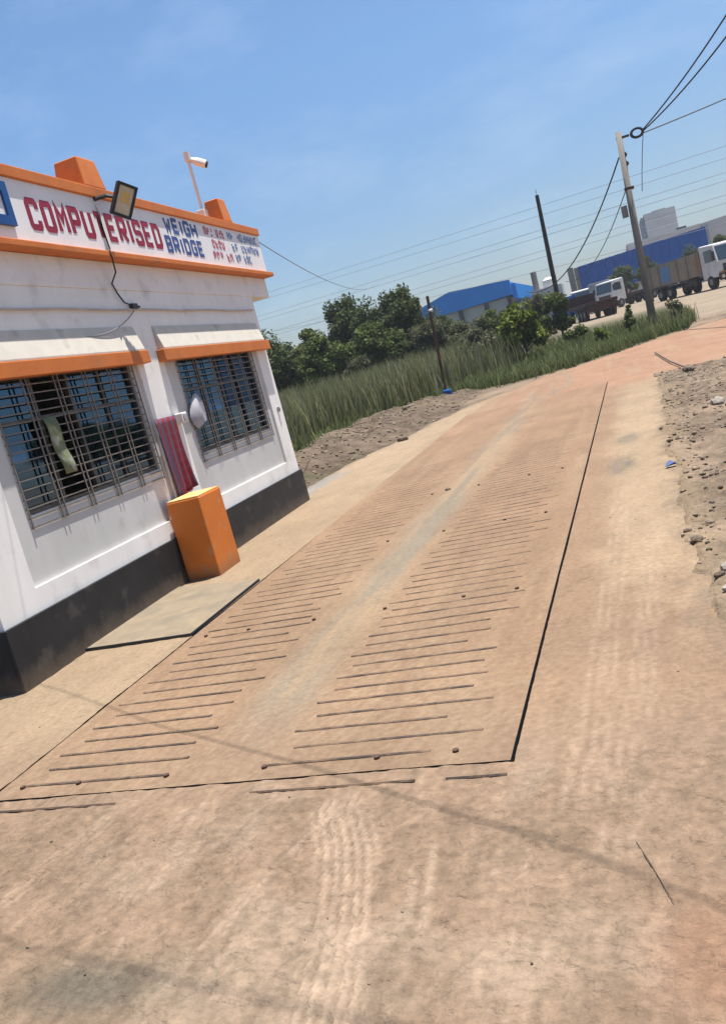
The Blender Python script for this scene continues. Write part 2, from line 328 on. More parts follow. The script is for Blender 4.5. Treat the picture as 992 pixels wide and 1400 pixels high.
TRACKS = [([(-1.49, 3.0), (-1.36, 2.72), (-1.30, 2.53), (-1.25, 2.34), (-1.21, 2.16), (-1.16, 1.87), (-1.12, 1.3)], .145, .042),
          ([(-1.50, 3.0), (-1.60, 2.74), (-1.67, 2.42), (-1.78, 1.9)], .05, .05),
          ([(-1.01, 2.68), (-.98, 2.47), (-.95, 2.25)], .035, .06), ([(-1.08, 2.62), (-1.01, 2.30)], .035, .06),
          ([(-2.68, 3.2), (-2.73, 2.92), (-2.83, 2.5)], .09, .05), ([(-2.2, 3.05), (-2.14, 2.7), (-2.08, 2.3)], .13, .09),
          ([(-.36, 8.5), (-.40, 6.0), (-.45, 4.0), (-.46, 3.4), (-.5, 2.9)], .11, .06), ([(-.12, 7.0), (-.20, 5.0), (-.28, 3.6), (-.36, 2.6)], .10, .05), ([(-.72, 2.6), (-.66, 2.2), (-.62, 1.8)], .12, .05)]
def track_fields(x, y):
    h = np.zeros(np.shape(x)); w = np.zeros(np.shape(x))
    for k, (pts, hw, lam) in enumerate(TRACKS):
        d = seg_d(x, y, pts); inside = (1 if k == 0 else .5) * sstep(hw, hw * .6, d) * ((.55 if k == 0 else .25) + (.45 if k == 0 else .75) * sstep(.38, .6, fbm(x * 5 + k * 7, y * 5, 3)))
        # signed offset across the track
        cx = np.interp(y, [p[1] for p in pts][::-1], [p[0] for p in pts][::-1])
        r = .5 + .5 * np.cos(2 * np.pi * (x - cx) / lam)
        if k > 3: r = r * (.45 + .55 * (.5 + .5 * np.cos(2 * np.pi * (y + .8 * (x - cx)) / .055)))
        h += inside * (r - .6) * 1.3; w += inside * r
    return h, w
def road_h(x, y):
    near = sstep(9, 4, y)
    clod = fbm(x * 11, y * 16, 4) - .5
    cl2 = sstep(.35, .75, fbm(x * 13 + 30, y * 11 + 4, 3)); cl3 = sstep(.45, .8, fbm(x * 27 + .4 * y, y * 30 + 4, 2))
    th, _ = track_fields(x, y)
    rough = .35 + .65 * sstep(3.4, 2.9, y) + .25 * sstep(-.6, .1, x)
    lanes = .010 * (fbm(x * 2.2, y * .35 + 3, 3) - .5)
    return near * rough * (.012 * clod + .011 * (cl2 - .4) + .0055 * cl3) + .009 * th + lanes + .012 * (fbm(x * .9, y * .9, 3) - .5)
def road_col(x, y):
    n1 = fbm(x * 1.3, y * 1.3, 5); n2 = fbm(x * 5 + 40, y * 3 + 7, 5); n3 = fbm(x * 3.0 + 9, y * .45, 4)
    c = np.broadcast_to(TAN, x.shape + (3,)).copy()
    # salmon dust thickens away from the viewer, redder still round the bend
    c = mix(c, SALMON, sstep(3.0, 4.6, y + (n1 - .5) * 2) * .75)
    c = mix(c, RED, sstep(16, 22, y + (n1 - .5) * 5 + .8 * (x + 1)) * .85 * sstep(-5, -1.5, x + (n3 - .5) * 2))
    # pale strip to the right of the deck
    st = sstep(-.62, -.25, x + (n1 - .5) * .35) * sstep(4.0, 7.0, y + (n2 - .5) * 2) * sstep(20.6, 18.0, y + .6 * (n1 - .5)) * sstep(1.2, .6, x)
    c = mix(c, CREAM, st * .9)
    # pale apron by the office and the left wheel line
    ew = .10 + .09 * np.clip(y - 8, 0, 20)
    ap = sstep(-3.62 + ew * .4, -3.72 - ew * .6, x + (n2 - .5) * (.1 + ew * .8)) * sstep(3.2, 4.4, y + (n1 - .5)) 
    c = mix(c, APRON, ap * sstep(25, 19, y + (n1 - .5) * 3) * .95)
    pale = sstep(-4.2, -4.6, x + (y - 14) * -.045 + (n3 - .5) * .3) * sstep(12, 15, y) * sstep(30, 22, y)
    c = mix(c, CREAM * 1.04, pale * .8)
    # wheel lanes along the approach
    lane = sstep(.42, .62, n3) * sstep(10, 14, y) * sstep(32, 24, y)
    c = mix(c, GREY * 1.05, lane * .45 * sstep(-3.0, -2.6, x) * sstep(-1.4, -1.9, x))
    c = mix(c, CREAM, sstep(.55, .75, fbm(x * 4 + 3, y * .3 + 8, 4)) * .30 * sstep(9, 13, y))
    # foreground dust blotches, pale ridges of the tyre prints, the oil stain
    c = mix(c, DUST, sstep(.50, .72, fbm(x * 2.6 + 2, y * 1.9 + 1, 5)) * .75 * sstep(3.6, 3.0, y))
    _, tw = track_fields(x, y); c = mix(c, DUST * 1.28, np.clip(tw * 1.15, 0, 1) * .95)
    stain = np.exp(-(((x + 2.05) / .30) ** 2 + ((y - 2.02) / .13) ** 2)) * (.5 + n2)
    c = mix(c, np.array((.080, .070, .052)), np.clip(stain * 1.1, 0, .85))
    st2 = np.exp(-(((x + 1.75) / .14) ** 2 + ((y - 3.05) / .06) ** 2)); c = mix(c, TAN * .72, np.clip(st2, 0, .6))
    rd = np.exp(-(((x + .10) / .16) ** 2 + ((y - 2.1) / .22) ** 2)); c = mix(c, RED * .85, np.clip(rd * (.4 + n2), 0, .7))
    # bare concrete showing through
    for px, py, rx, ry in ((-.38, 9.7, .13, .5), (-.30, 11.6, .14, .4), (-.25, 9.9, .08, .3)):
        e = np.exp(-(((x - px) / rx) ** 2 + ((y - py) / ry) ** 2)) * sstep(.35, .55, n2); c = mix(c, GREY * .72, np.clip(e, 0, .65))
    gp = sstep(-5.15, -5.5, x + (n2 - .5) * .3) * sstep(12.3, 12.8, y) * sstep(15.5, 14.6, y); c = mix(c, np.array((.175, .168, .155)), gp * .8)
    speck = sstep(.70, .78, fbm(x * 14, y * 9, 3)) * .35
    c = mix(c, c * .6, speck)
    sd_ = road_sd(x, y); c = mix(c, SOIL, sstep(.16, -.06, sd_ + (fbm(x * 9, y * 7, 3) - .5) * .30) * sstep(2.6, 4.2, y) * .85)
    streak = fbm(x * 15 + .6 * fbm(x * 3, y * 3, 2), y * 4.5, 4); grit = fbm(x * 34, y * 30, 2)
    c = c * (1 + (.42 * (streak - .5) + .40 * (grit - .5)) * (.35 + .65 * sstep(4, 3, y)))[..., None]
    return np.clip(c * (.87 + .26 * n1)[..., None] * (.90 + .20 * n2)[..., None], 0, 1)

# ---- ground sheet to the horizon
def lines(*segs):
    out = []
    for a, b, st in segs: out += list(np.arange(a, b, st))
    out.append(segs[-1][1]); return np.array(out)
gx = lines((-4000, -400, 600), (-400, -60, 40), (-60, -20, 2), (-20, -9.5, .5), (-9.5, -5.2, .10), (-5.2, -.6, .4), (-.6, 4.2, .05), (4.2, 14, .4), (14, 60, 3), (60, 400, 40), (400, 4000, 600))
gy = lines((-4000, -400, 600), (-400, -20, 40), (-20, 1.0, 1), (1.0, 9, .06), (9, 24, .09), (24, 40, .25), (40, 64, 1), (64, 150, 6), (150, 400, 50), (400, 4000, 600))
X, Y = np.meshgrid(gx, gy)
sd = road_sd(X, Y); gs = grass_sd(X, Y)
out = sstep(.04, -.05, sd)
clod = fbm(X * 5, Y * 4, 5) - .5
lumps = (.07 * (clod + .16) + .050 * (fbm(X * 13, Y * 11, 3) - .42) * sstep(26, 14, Y)) * np.clip(out, 0, 1) * sstep(60, 20, np.abs(Y)) * sstep(30, 10, np.abs(X))
right_rub = sstep(-.3, .1, X) * sstep(21, 19.5, Y) * sstep(3.0, 4.4, Y)
bank = sstep(0, -.8, sd) * sstep(1.5, -.3, gs) * sstep(11, 13.5, Y) * sstep(31, 28, Y) * sstep(-5, -5.6, X)
Z = zf(Y) - .45 * sstep(.06, .42, sd) + (-.03 + .043 * out) + lumps * (.7 + .6 * right_rub) + bank * (.20 + .35 * (fbm(X * 1.3, Y * 1.1, 4) - .4))
Z = np.where((np.abs(X) > 300) | (np.abs(Y) > 300), zf(Y), Z)
n1 = fbm(X * .8, Y * .8, 5); n2 = fbm(X * 4 + 11, Y * 3, 5); bankm = sstep(-4.6, -5.2, X) * sstep(11, 13, Y) * sstep(33, 29, Y)
Cg = np.broadcast_to(SOIL, X.shape + (3,)).copy()
Cg = mix(Cg, SOIL_D, sstep(.40, .65, n2) * .8); Cg = mix(Cg, SOIL_D * .8, sstep(.55, .7, fbm(X * 9, Y * 7, 3)) * .7); Cg = mix(Cg, SOIL * 1.35, sstep(.58, .72, fbm(X * 8 + 20, Y * 7, 3)) * .6)
Cg = mix(Cg, SOIL * np.array((1.25, 1.22, 1.2)), sstep(.55, .75, n1) * .7)
Cg = Cg * (1 - .30 * bankm * (.6 + .8 * n2))[..., None]
Cg = mix(Cg, GREEN_SOIL, bankm * sstep(.56, .7, fbm(X * 2.3 + 5, Y * 1.7, 4)) * .7)
Cg = mix(Cg, CREAM * .85, sstep(-.28, -.02, sd + (n2 - .5) * .35) * sstep(-.3, .0, X) * sstep(20, 18, Y) * .6)
Cg = mix(Cg, YARD * 1.05, sstep(36, 42, Y) * .95)
Cg = mix(Cg, GREEN_SOIL, sstep(-.2, .7, gs + (n2 - .5) * .8) * sstep(62, 52, Y))
Cg = mix(Cg, GREEN_SOIL, sstep(-3, -6, X) * sstep(40, 52, Y))
Cg = mix(Cg, np.array((.11, .105, .06)), sstep(150, 400, np.hypot(X, Y)))
Cg = np.clip(Cg * (.8 + .4 * n1)[..., None], 0, 1)
ny, nx = X.shape
idx = np.arange(ny * nx).reshape(ny, nx)
F = np.stack([idx[:-1, :-1], idx[:-1, 1:], idx[1:, 1:], idx[1:, :-1]], -1).reshape(-1, 4)
GZ = Z.copy()
def gz_at(x, y):
    x = np.asarray(x, float); y = np.asarray(y, float)
    i = np.clip(np.searchsorted(gx, x) - 1, 0, len(gx) - 2); j = np.clip(np.searchsorted(gy, y) - 1, 0, len(gy) - 2)
    u = (x - gx[i]) / (gx[i + 1] - gx[i]); v = (y - gy[j]) / (gy[j + 1] - gy[j])
    return (GZ[j, i] * (1 - u) + GZ[j, i + 1] * u) * (1 - v) + (GZ[j + 1, i] * (1 - u) + GZ[j + 1, i + 1] * u) * v
g = np_mesh('ground', np.stack([X, Y, Z], -1).reshape(-1, 3), F, M['earth'], colors=Cg.reshape(-1, 3))
tag(g, kind='structure')

# ---- road sheet with the pit opening of the weighbridge left out
HX0, HX1, HY0, HY1 = -3.700, -.785, 3.262, 21.30
rx = np.concatenate([np.arange(-14, -9, .5), np.arange(-9, -5.5, .12), np.arange(-5.5, HX0, .03), np.linspace(HX0, HX1, 210), np.arange(HX1 + .025, 1.3, .025), np.arange(1.3, 6, .15), np.arange(6, 34, 1.0)])
ry = np.concatenate([np.arange(-3, .9, .1), np.arange(.9, HY0, .014), np.arange(HY0, 6.5, .026), np.arange(6.5, 12, .05), np.arange(12, HY1 - .03, .085), np.arange(HY1, 45, .17)])
def warp(c, r):
    yy = r - .04 * np.clip(c + .8, -4.5, 2)
    k = np.clip(yy, 3, 22)
    sL = -.026 * (k - 3.5); sR = .004 * (k - 3.2)
    lo = np.clip((c - (-9)) / (HX0 + 9), 0, 1); mid = np.clip((c - HX0) / (HX1 - HX0), 0, 1); hi = 1 - np.clip((c - HX1) / (3 - HX1), 0, 1)
    sh = np.where(c < HX0, sL * lo, np.where(c < HX1, sL * (1 - mid) + sR * mid, sR * hi))
    return c + sh, yy
Cc, Rr = np.meshgrid(rx, ry); X, Y = warp(Cc, Rr)
Z = zf(Y) + road_h(X, Y)
ny, nx = X.shape; idx = np.arange(ny * nx).reshape(ny, nx)
F = np.stack([idx[:-1, :-1], idx[:-1, 1:], idx[1:, 1:], idx[1:, :-1]], -1).reshape(-1, 4)
cc = ((rx[:-1] + rx[1:]) / 2)[None, :] + 0 * Y[:-1, :-1]; rr = ((ry[:-1] + ry[1:]) / 2)[:, None] + 0 * X[:-1, :-1]
sdc = road_sd(X, Y); sdc = np.maximum.reduce([sdc[:-1, :-1], sdc[1:, :-1], sdc[:-1, 1:], sdc[1:, 1:]])
hole = (cc > HX0) & (cc < HX1) & (rr > HY0) & (rr < HY1 - .02)
isap = (cc < HX0) & (rr > 3.4) & (rr < 20)
Vv = np.stack([X, Y, Z], -1).reshape(-1, 3); Cr = road_col(X, Y)
rough_a = np.clip(.16 + .84 * sstep(3.5, 2.9, Y + .5 * (fbm(X * 2, Y * 2, 3) - .5)) + .45 * sstep(-.6, .0, X) * sstep(9, 4, Y), 0, 1) * sstep(26, 10, Y)
rough_a = np.maximum(rough_a, .06); Cr = np.concatenate([Cr, rough_a[..., None]], -1).reshape(-1, 4)
def sub(name, mask):
    f = F[mask.ravel()]; u, inv = np.unique(f, return_inverse=True)
    o = np_mesh(name, Vv[u], inv.reshape(-1, 4), M['road'], colors=Cr[u]); tag(o, kind='structure'); return o
keep = (sdc > -.16) & ~hole
sub('road', keep & ~isap); sub('pavement', keep & isap)
# the pit under the deck
def hole_xy(c, r): a, b = warp(np.array(c, float), np.array(r, float)); return float(a), float(b)
q = [hole_xy(HX0, HY0), hole_xy(HX1, HY0), hole_xy(HX1, HY1 - .02), hole_xy(HX0, HY1 - .02)]
pb = MB(); grow = .002
pb.add([(x, y, -.004) for x, y in q] + [(x, y, -.42) for x, y in q], [(0, 1, 5, 4), (1, 2, 6, 5), (2, 3, 7, 6), (3, 0, 4, 7), (4, 5, 6, 7)])
tag(pb.build('pit', M['chassis']), kind='structure')

# ------------------------------------------------------------------ weighbridge
wb = empty('weighbridge', (-2.24, 3.3, 0), 0, 'long dust covered steel weighbridge deck with rows of cross bars, set flush in the road', 'weighbridge')
wb_off = Vector((-2.24, 3.3, 0))
GL, GR, GN = .030, .016, .006
dxs = np.linspace(0, 1, 118); dys = np.concatenate([np.arange(HY0 + GN, 7, .026), np.arange(7, 13, .05), np.arange(13, HY1 - .06, .1)])
Cc, Rr = np.meshgrid(dxs, dys); gl_ = .004 + (GL - .004) * sstep(11, 7, Rr); Cc = HX0 + gl_ + Cc * (HX1 - HX0 - gl_ - GR); X, Y = warp(Cc, Rr)
def deck_col(x, y):
    n1 = fbm(x * 1.5 + 3, y * 1.2, 5); n2 = fbm(x * 6, y * 4, 4); n3 = fbm(x * 7 + 4, y * .5, 4)
    c = np.broadcast_to(SALMON, x.shape + (3,)).copy()
    c = mix(c, TAN, sstep(4.4, 3.3, y) * .7)
    c = mix(c, CREAM, sstep(.50, .75, n3) * .32); c = mix(c, SALMON * .82, sstep(.50, .72, fbm(x * 10 + 8, y * .7, 4)) * .5)
    xc = -2.30 - .012 * (y - 3.5)
    w = np.exp(-((x - xc - .05 - .10 * (fbm(x * 0 + 3, y * .8, 3) - .5)) / .21) ** 2)
    c = mix(c, mix(CREAM * .93, GREY * np.array((.95, 1.0, 1.02)), sstep(.30, .62, fbm(x * 9 + 1, y * .55 + 2, 4)) * .85), np.clip(w * 1.1, 0, .85) * sstep(3.4, 4.6, y))
    c = mix(c, RED, sstep(13, 21, y + (n1 - .5) * 5) * .35)
    fl_ = sstep(.60, .72, fbm(x * 30 + 7, y * 26, 3)) * sstep(.5, .2, np.abs(x + 1.62 + .1 * (y - 4))) * sstep(3.5, 3.8, y) * sstep(6.5, 4.5, y); c = mix(c, CREAM * 1.1, fl_ * .6)
    fl2 = sstep(.62, .72, fbm(x * 26 + 3, y * 18, 3)); c = mix(c, CREAM, fl2 * .35 * sstep(9, 5, y))
    for bx in (-3.05, -1.5):
        c = mix(c, SALMON * .9, np.exp(-((x - bx) / .5) ** 2) * .3)
    c = mix(c, c * .7, sstep(.68, .78, fbm(x * 13, y * 8, 3)) * .4)
    return np.clip(c * (.86 + .28 * n1)[..., None] * (.92 + .16 * n2)[..., None], 0, 1)
Z = .006 + .004 * (fbm(X * 9, Y * 7, 3) - .5) + .005 * (fbm(X * 1.5, Y * .8, 3) - .5)
ny, nx = X.shape; idx = np.arange(ny * nx).reshape(ny, nx)
F = [np.stack([idx[:-1, :-1], idx[:-1, 1:], idx[1:, 1:], idx[1:, :-1]], -1).reshape(-1, 4)]
V = [np.stack([X, Y, Z], -1).reshape(-1, 3)]; base = ny * nx
ring = np.concatenate([idx[0, :], idx[1:, -1], idx[-1, -2::-1], idx[-2:0:-1, 0]])
np_mesh('deck_plate', V[0] - np.array(wb_off), F[0], M['deck'], wb, deck_col(X, Y).reshape(-1, 3))
up_ = V[0][ring].copy(); up_[:, 2] -= .0005; low = up_.copy(); low[:, 2] = -.2; k_ = np.arange(len(ring))
np_mesh('deck_edge', np.concatenate([up_, low]) - np.array(wb_off), np.stack([k_, k_ + len(ring), np.roll(k_, -1) + len(ring), np.roll(k_, -1)], -1), M['cable'], wb, smooth=False)
rib_meshes = {}
def rib_mesh(L, h):
    k = (round(L, 2), round(h, 4))
    if k not in rib_meshes:
        w = .0115
        pr = [(-w, -.004), (-w * .8, h * .6), (-w * .35, h), (w * .35, h), (w * .8, h * .6), (w, -.004)]
        rib_meshes[k] = MB().prism([(p[0], p[1]) for p in pr], 0, 0, L).mesh('rib', M['rib'])
    return rib_meshes[k]
r0 = 3.400
for i in range(58):
    rr_ = r0 + .171 * i
    h = .0095 - .004 * min(1, i / 40)
    odd = i % 2
    for c0, L in ((-3.535 + (.075 if odd else 0), .93), (-1.955 + (.02 if odd else -.04), .90 + (.07 if odd else 0))):
        xx, yy = hole_xy(c0, rr_)
        o = link_mesh('rib', rib_mesh(L - .07 * random.choice((0, 0, 0, 1, 1, 2)), h), wb)
        o.location = Vector((xx + random.uniform(-.02, .02), yy + random.uniform(-.006, .006), .004)) - wb_off
        o.rotation_euler = (0, 0, -.040 + random.uniform(-.006, .006))
bolt_me = MB().tube([(0, 0, -.004), (0, 0, .012), (0, 0, .013)], [.015, .015, .009], 8).mesh('bolt', M['rust'])
for by in (3.40, 5.70, 8.0, 10.3):
    for c0 in (-3.52, -3.14, -2.585, -2.02, -1.435, -1.06):
        if by > 6 and c0 in (-3.52, -3.14): continue
        xx, yy = hole_xy(c0, by - .02)
        o = link_mesh('bolt', bolt_me, wb); o.location = Vector((xx, yy, .006)) - wb_off
for a, b, r in ((-3.70, -2.75, HY0 - .115), (-2.0, -1.2, HY0 - .105), (-1.06, -.80, HY0 - .11)):
    p = hole_xy(a, r); q2 = hole_xy(b, r); z = .004
    fb = MB().tube([(p[0], p[1], z), ((p[0] + q2[0]) / 2, (p[1] + q2[1]) / 2, z), (q2[0], q2[1], z)], .007, 5)
    fb.xform(Matrix.Translation(-wb_off)); fb.build('frame_bar', M['rib'], wb)

# ------------------------------------------------------------------ office building (local: x out of the facade, y along it)
A = math.radians(2.4); OFF = Vector((-4.86, 5.15, 0))
bd = empty('weighbridge_office', OFF, A, 'white single storey weighbridge office with black plinth and orange bands', 'building')
BM = Matrix.Translation(OFF) @ Matrix.Rotation(A, 4, 'Z')
LEN = 7.17; D0 = -5.0; WB = -.34; RL = -.028; ZT = 3.2
b = MB()
b.box(WB, 0, 0, LEN, 0, .69)
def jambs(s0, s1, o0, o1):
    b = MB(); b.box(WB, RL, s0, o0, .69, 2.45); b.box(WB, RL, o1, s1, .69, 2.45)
    b.box(WB, RL, o0, o1, .69, 1.25); b.box(WB, RL, o0, o1, 2.42, 2.45); b.build('wall_panel', M['panel_shade'], bd)
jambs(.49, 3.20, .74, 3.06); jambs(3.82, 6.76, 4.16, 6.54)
for s0, s1 in ((0, .49), (3.20, 3.82), (6.76, LEN)): b.box(WB, 0, s0, s1, .69, 2.45)
b.box(WB, 0, 0, LEN, 2.45, ZT)
b.box(D0, WB, 0, .2, 0, ZT); b.box(D0, WB, LEN - .2, LEN, 0, ZT); b.box(D0, D0 + .2, .2, LEN - .2, 0, ZT)
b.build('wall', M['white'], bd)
MB().box(D0 + .21, WB - .01, .21, LEN - .21, .02, .45).build('floor', M['chassis'], bd)
p = MB(); pw = .035
p.box(0.001, pw, -pw, LEN + pw, -.1, .5); p.box(D0, .0005, -pw, -.001, -.1, .5); p.box(D0, .0005, LEN + .001, LEN + pw, -.1, .5)
p.build('plinth', M['black'], bd, .006)
S0, S1 = -.75, 7.93
MB().box(D0 - .2, .012, S0, S1, ZT + .001, 3.498).build('roof_beam', M['white'], bd, .008)
MB().box(D0 - .25, .16, S0 - .05, S1 + .06, 3.50, 3.565).build('orange_band', M['orange'], bd, .01)
sg = MB(); PT = .12
sg.box(.10 - PT, .10, S0 + .05, S1 - .05, 3.567, 4.135); sg.box(D0, .10 - PT, S1 - .05 - PT, S1 - .05, 3.567, 4.135); sg.box(D0, .10 - PT, S0 + .05, S0 + .05 + PT, 3.567, 4.135)
sg.box(D0, D0 + PT, S0 + .05 + PT, S1 - .05 - PT, 3.567, 4.135)
sign = sg.build('signboard', M['white_sign'], bd)
cp_ = MB(); cp_.box(-.06, .128, S0 + .02, S1 - .02, 4.137, 4.245); cp_.box(D0 - .03, -.06, S1 - .19, S1 - .02, 4.137, 4.245); cp_.box(D0 - .03, -.06, S0 + .02, S0 + .19, 4.137, 4.245)
cp_.build('coping', M['orange'], bd, .008)
def pier(x0, x1, s0, s1, z1):
    t = .035
    vs = [(x0, s0, 4.247), (x1, s0, 4.247), (x1, s1, 4.247), (x0, s1, 4.247), (x0 + t, s0 + t, z1), (x1 - t, s0 + t, z1), (x1 - t, s1 - t, z1), (x0 + t, s1 - t, z1)]
    MB().add(vs, [(0, 3, 2, 1), (4, 5, 6, 7), (0, 1, 5, 4), (1, 2, 6, 5), (2, 3, 7, 6), (3, 0, 4, 7)]).build('pier', M['orange'], bd, .012)
pier(-.22, .12, 3.02, 3.44, 4.56); pier(-.16, .12, 6.62, 6.93, 4.58)
# sloping window hoods with an orange lip
def awning(s0, s1, h0, h1):
    o = .10
    MB().prism([(.001, 2.5215), (.001, 2.80), (.012, 2.80), (.085, 2.54), (.085, 2.5215)], 1, h0, h1).build('awning', M['hood'], bd, .006)
    MB().box(.001, o, s0, s1, 2.385, 2.52).build('awning_lip', M['orange'], bd, .006)
awning(.30, 3.34, .36, 3.31); awning(3.70, 7.13, 3.76, 7.0)
cdp = MB(); cdp.tube([(.022, .02 + .5 * i, 2.985 + .006 * math.sin(i * 1.9)) for i in range(15)], .012, 6); cdp.build('conduit', M['conduit'], bd)
# windows
hb = {}
def bar_mesh(w, d, L, axis):
    k = (w, d, round(L, 3), axis)
    if k not in hb:
        m_ = MB(); m_.box(-d / 2, d / 2, 0, L, -w / 2, w / 2) if axis == 'h' else m_.box(-d / 2, d / 2, -w / 2, w / 2, 0, L)
        hb[k] = m_.mesh('bar', M['bar'])
    return hb[k]
def window(s0, s1, blinds):
    w = empty('window'); w.parent = bd
    z0, z1 = 1.25, 2.42
    fr = MB(); t = .035
    fr.box(-0.105, -0.055, s0, s1, z0, z0 + t); fr.box(-0.105, -0.055, s0, s1, z1 - t, z1); fr.box(-0.105, -0.055, s0, s0 + t, z0 + t, z1 - t); fr.box(-0.105, -0.055, s1 - t, s1, z0 + t, z1 - t)
    n = 4; W = (s1 - s0 - 2 * t) / n
    for i in range(1, n): fr.box(-0.100, -0.060, s0 + t + W * i - .018, s0 + t + W * i + .018, z0 + t, z1 - t)
    fr.box(-0.098, -0.062, s0 + t, s1 - t, 2.02, 2.05)
    fr.build('frame', M['alu'], w)
    for i in range(n):
        if i in blinds: continue
        a = s0 + t + W * i + .018; e = s0 + t + W * (i + 1) - .018; k = random.uniform(-.006, .006)
        for za, zb in ((z0 + t, 2.02), (2.05, z1 - t)):
            MB().add([(-.084 + k, a, za), (-.084 - k, e, za), (-.084 - k, e, zb), (-.084 + k, a, zb), (-.080 + k, a, za), (-.080 - k, e, za), (-.080 - k, e, zb), (-.080 + k, a, zb)],
                     [(0, 3, 2, 1), (4, 5, 6, 7), (0, 1, 5, 4), (1, 2, 6, 5), (2, 3, 7, 6), (3, 0, 4, 7)]).build('pane', M['glass'], w)
    # grille of flat bars standing just proud of the wall
    gz0, gz1 = 1.15, 2.41; gx_ = -.020
    nb = 17
    for i in range(nb):
        o = link_mesh('bar', bar_mesh(.011, .009, s1 - s0 + .05, 'h'), w); o.location = (gx_, s0 - .025, gz0 + (gz1 - gz0) * i / (nb - 1))
    nv = 5
    for i in range(nv + 1):
        for dd in ((-.032, .032) if 0 < i < nv else (0,)):
            o = link_mesh('bar', bar_mesh(.014, .009, gz1 - gz0 + .03, 'v'), w)
            o.location = (gx_ + .0105, s0 - .02 + (s1 - s0 + .04) * i / nv + dd, gz0 - .015)
    return w
w1 = window(.74, 3.06, (1,)); w2 = window(4.16, 6.54, ())
cu = MB(); ss = np.linspace(5.80, 6.35, 25)
cu.add([(-.26 + .022 * math.sin(s * 60), s, z) for z in (1.2, 2.5) for s in ss], [(i, i + 1, 26 + i, 25 + i) for i in range(24)])
o = cu.build('curtain', M['curtain'], w2, smooth=True); o.modifiers.new('thick', 'SOLIDIFY').thickness = .004
# ---- hand painted lettering, each letter a raised coat of paint
GL_ = {'C': [[(1, .72), (1, .9), (.88, 1), (.12, 1), (0, .9), (0, .1), (.12, 0), (.88, 0), (1, .1), (1, .28)]],
 'O': [[(.12, 0), (.88, 0), (1, .1), (1, .9), (.88, 1), (.12, 1), (0, .9), (0, .1), (.12, 0)]],
 'M': [[(0, 0), (0, 1), (.5, .45), (1, 1), (1, 0)]], 'P': [[(0, 0), (0, 1), (.88, 1), (1, .9), (1, .55), (.88, .45), (.08, .45)]],
 'U': [[(0, 1), (0, .1), (.12, 0), (.88, 0), (1, .1), (1, 1)]], 'T': [[(0, 1), (1, 1)], [(.5, .93), (.5, 0)]],
 'E': [[(1, 1), (0, 1), (0, 0), (1, 0)], [(.06, .5), (.85, .5)]],
 'R': [[(0, 0), (0, 1), (.88, 1), (1, .9), (1, .55), (.88, .45), (.08, .45)], [(.45, .42), (1, 0)]],
 'I': [[(.5, 0), (.5, 1)]], 'D': [[(0, 0), (0, 1), (.82, 1), (1, .85), (1, .15), (.82, 0), (0, 0)]],
 'S': [[(1, .78), (1, .9), (.88, 1), (.12, 1), (0, .9), (0, .6), (.12, .5), (.88, .5), (1, .4), (1, .1), (.88, 0), (.12, 0), (0, .1), (0, .22)]],
 'W': [[(0, 1), (.22, 0), (.5, .55), (.78, 0), (1, 1)]], 'H': [[(0, 0), (0, 1)], [(1, 0), (1, 1)], [(.06, .5), (.94, .5)]],
 'G': [[(1, .75), (1, .9), (.88, 1), (.12, 1), (0, .9), (0, .1), (.12, 0), (.88, 0), (1, .1), (1, .48), (.55, .48)]],
 'B': [[(0, 0), (0, 1), (.85, 1), (1, .88), (1, .62), (.88, .5), (1, .4), (1, .12), (.85, 0), (0, 0)], [(.06, .5), (.86, .5)]]}
def stroke(mb, pts, th, z):
    P = [Vector(p) for p in pts]; closed = (P[0] - P[-1]).length < 1e-6
    if closed: P = P[:-1]
    n = len(P); L = []; R = []
    for i in range(n):
        a = P[i - 1] if (i > 0 or closed) else None; c = P[(i + 1) % n] if (i < n - 1 or closed) else None
        d1 = (P[i] - a).normalized() if a is not None else None; d2 = (c - P[i]).normalized() if c is not None else None
        if d1 is None: d1 = d2
        if d2 is None: d2 = d1
        n1_ = Vector((-d1.y, d1.x)); n2_ = Vector((-d2.y, d2.x)); m_ = (n1_ + n2_)
        m_ = m_.normalized() if m_.length > 1e-3 else n1_
        k = min(1 / max(m_.dot(n1_), .35), 1.8)
        L.append(P[i] + m_ * th * k / 2); R.append(P[i] - m_ * th * k / 2)
    m = n if closed else n - 1
    vs = [(z, p.x, p.y) for p in L] + [(z, p.x, p.y) for p in R]
    mb.add(vs, [(i, (i + 1) % n, n + (i + 1) % n, n + i) for i in range(m)])
def letter(strokes, s, z, w, h, th, m, x=.1025, jit=0):
    mb = MB()
    for k, st in enumerate(strokes):
        stroke(mb, [(s + th / 2 + a * (w - th), z + th / 2 + c * (h - th)) for a, c in st], th, x + .0004 * k)
    me = mb.mesh('letter', m)
    o = link_mesh('letter', me, sign); sm = o.modifiers.new('coat', 'SOLIDIFY'); sm.thickness = .002; sm.offset = 0
    return o
def word(txt, s0, s1, z0, z1, th, m, gap=.22):
    n = sum(.45 if ch == 'I' else 1 for ch in txt) + gap * (len(txt) - 1); u = (s1 - s0) / n; s = s0
    for ch in txt:
        w = u * (.45 if ch == 'I' else 1)
        letter(GL_[ch], s, z0, w if ch != 'I' else max(w, th * 1.2), z1 - z0, th, m); s += w + gap * u
word('COMPUTERISED', 1.86, 4.46, 3.69, 3.99, .060, M['maroon'], .17)
word('WEIGH', 4.64, 5.57, 3.91, 4.11, .046, M['blue_letter'], .2)
word('BRIDGE', 4.55, 5.62, 3.665, 3.875, .046, M['blue_letter'], .2)
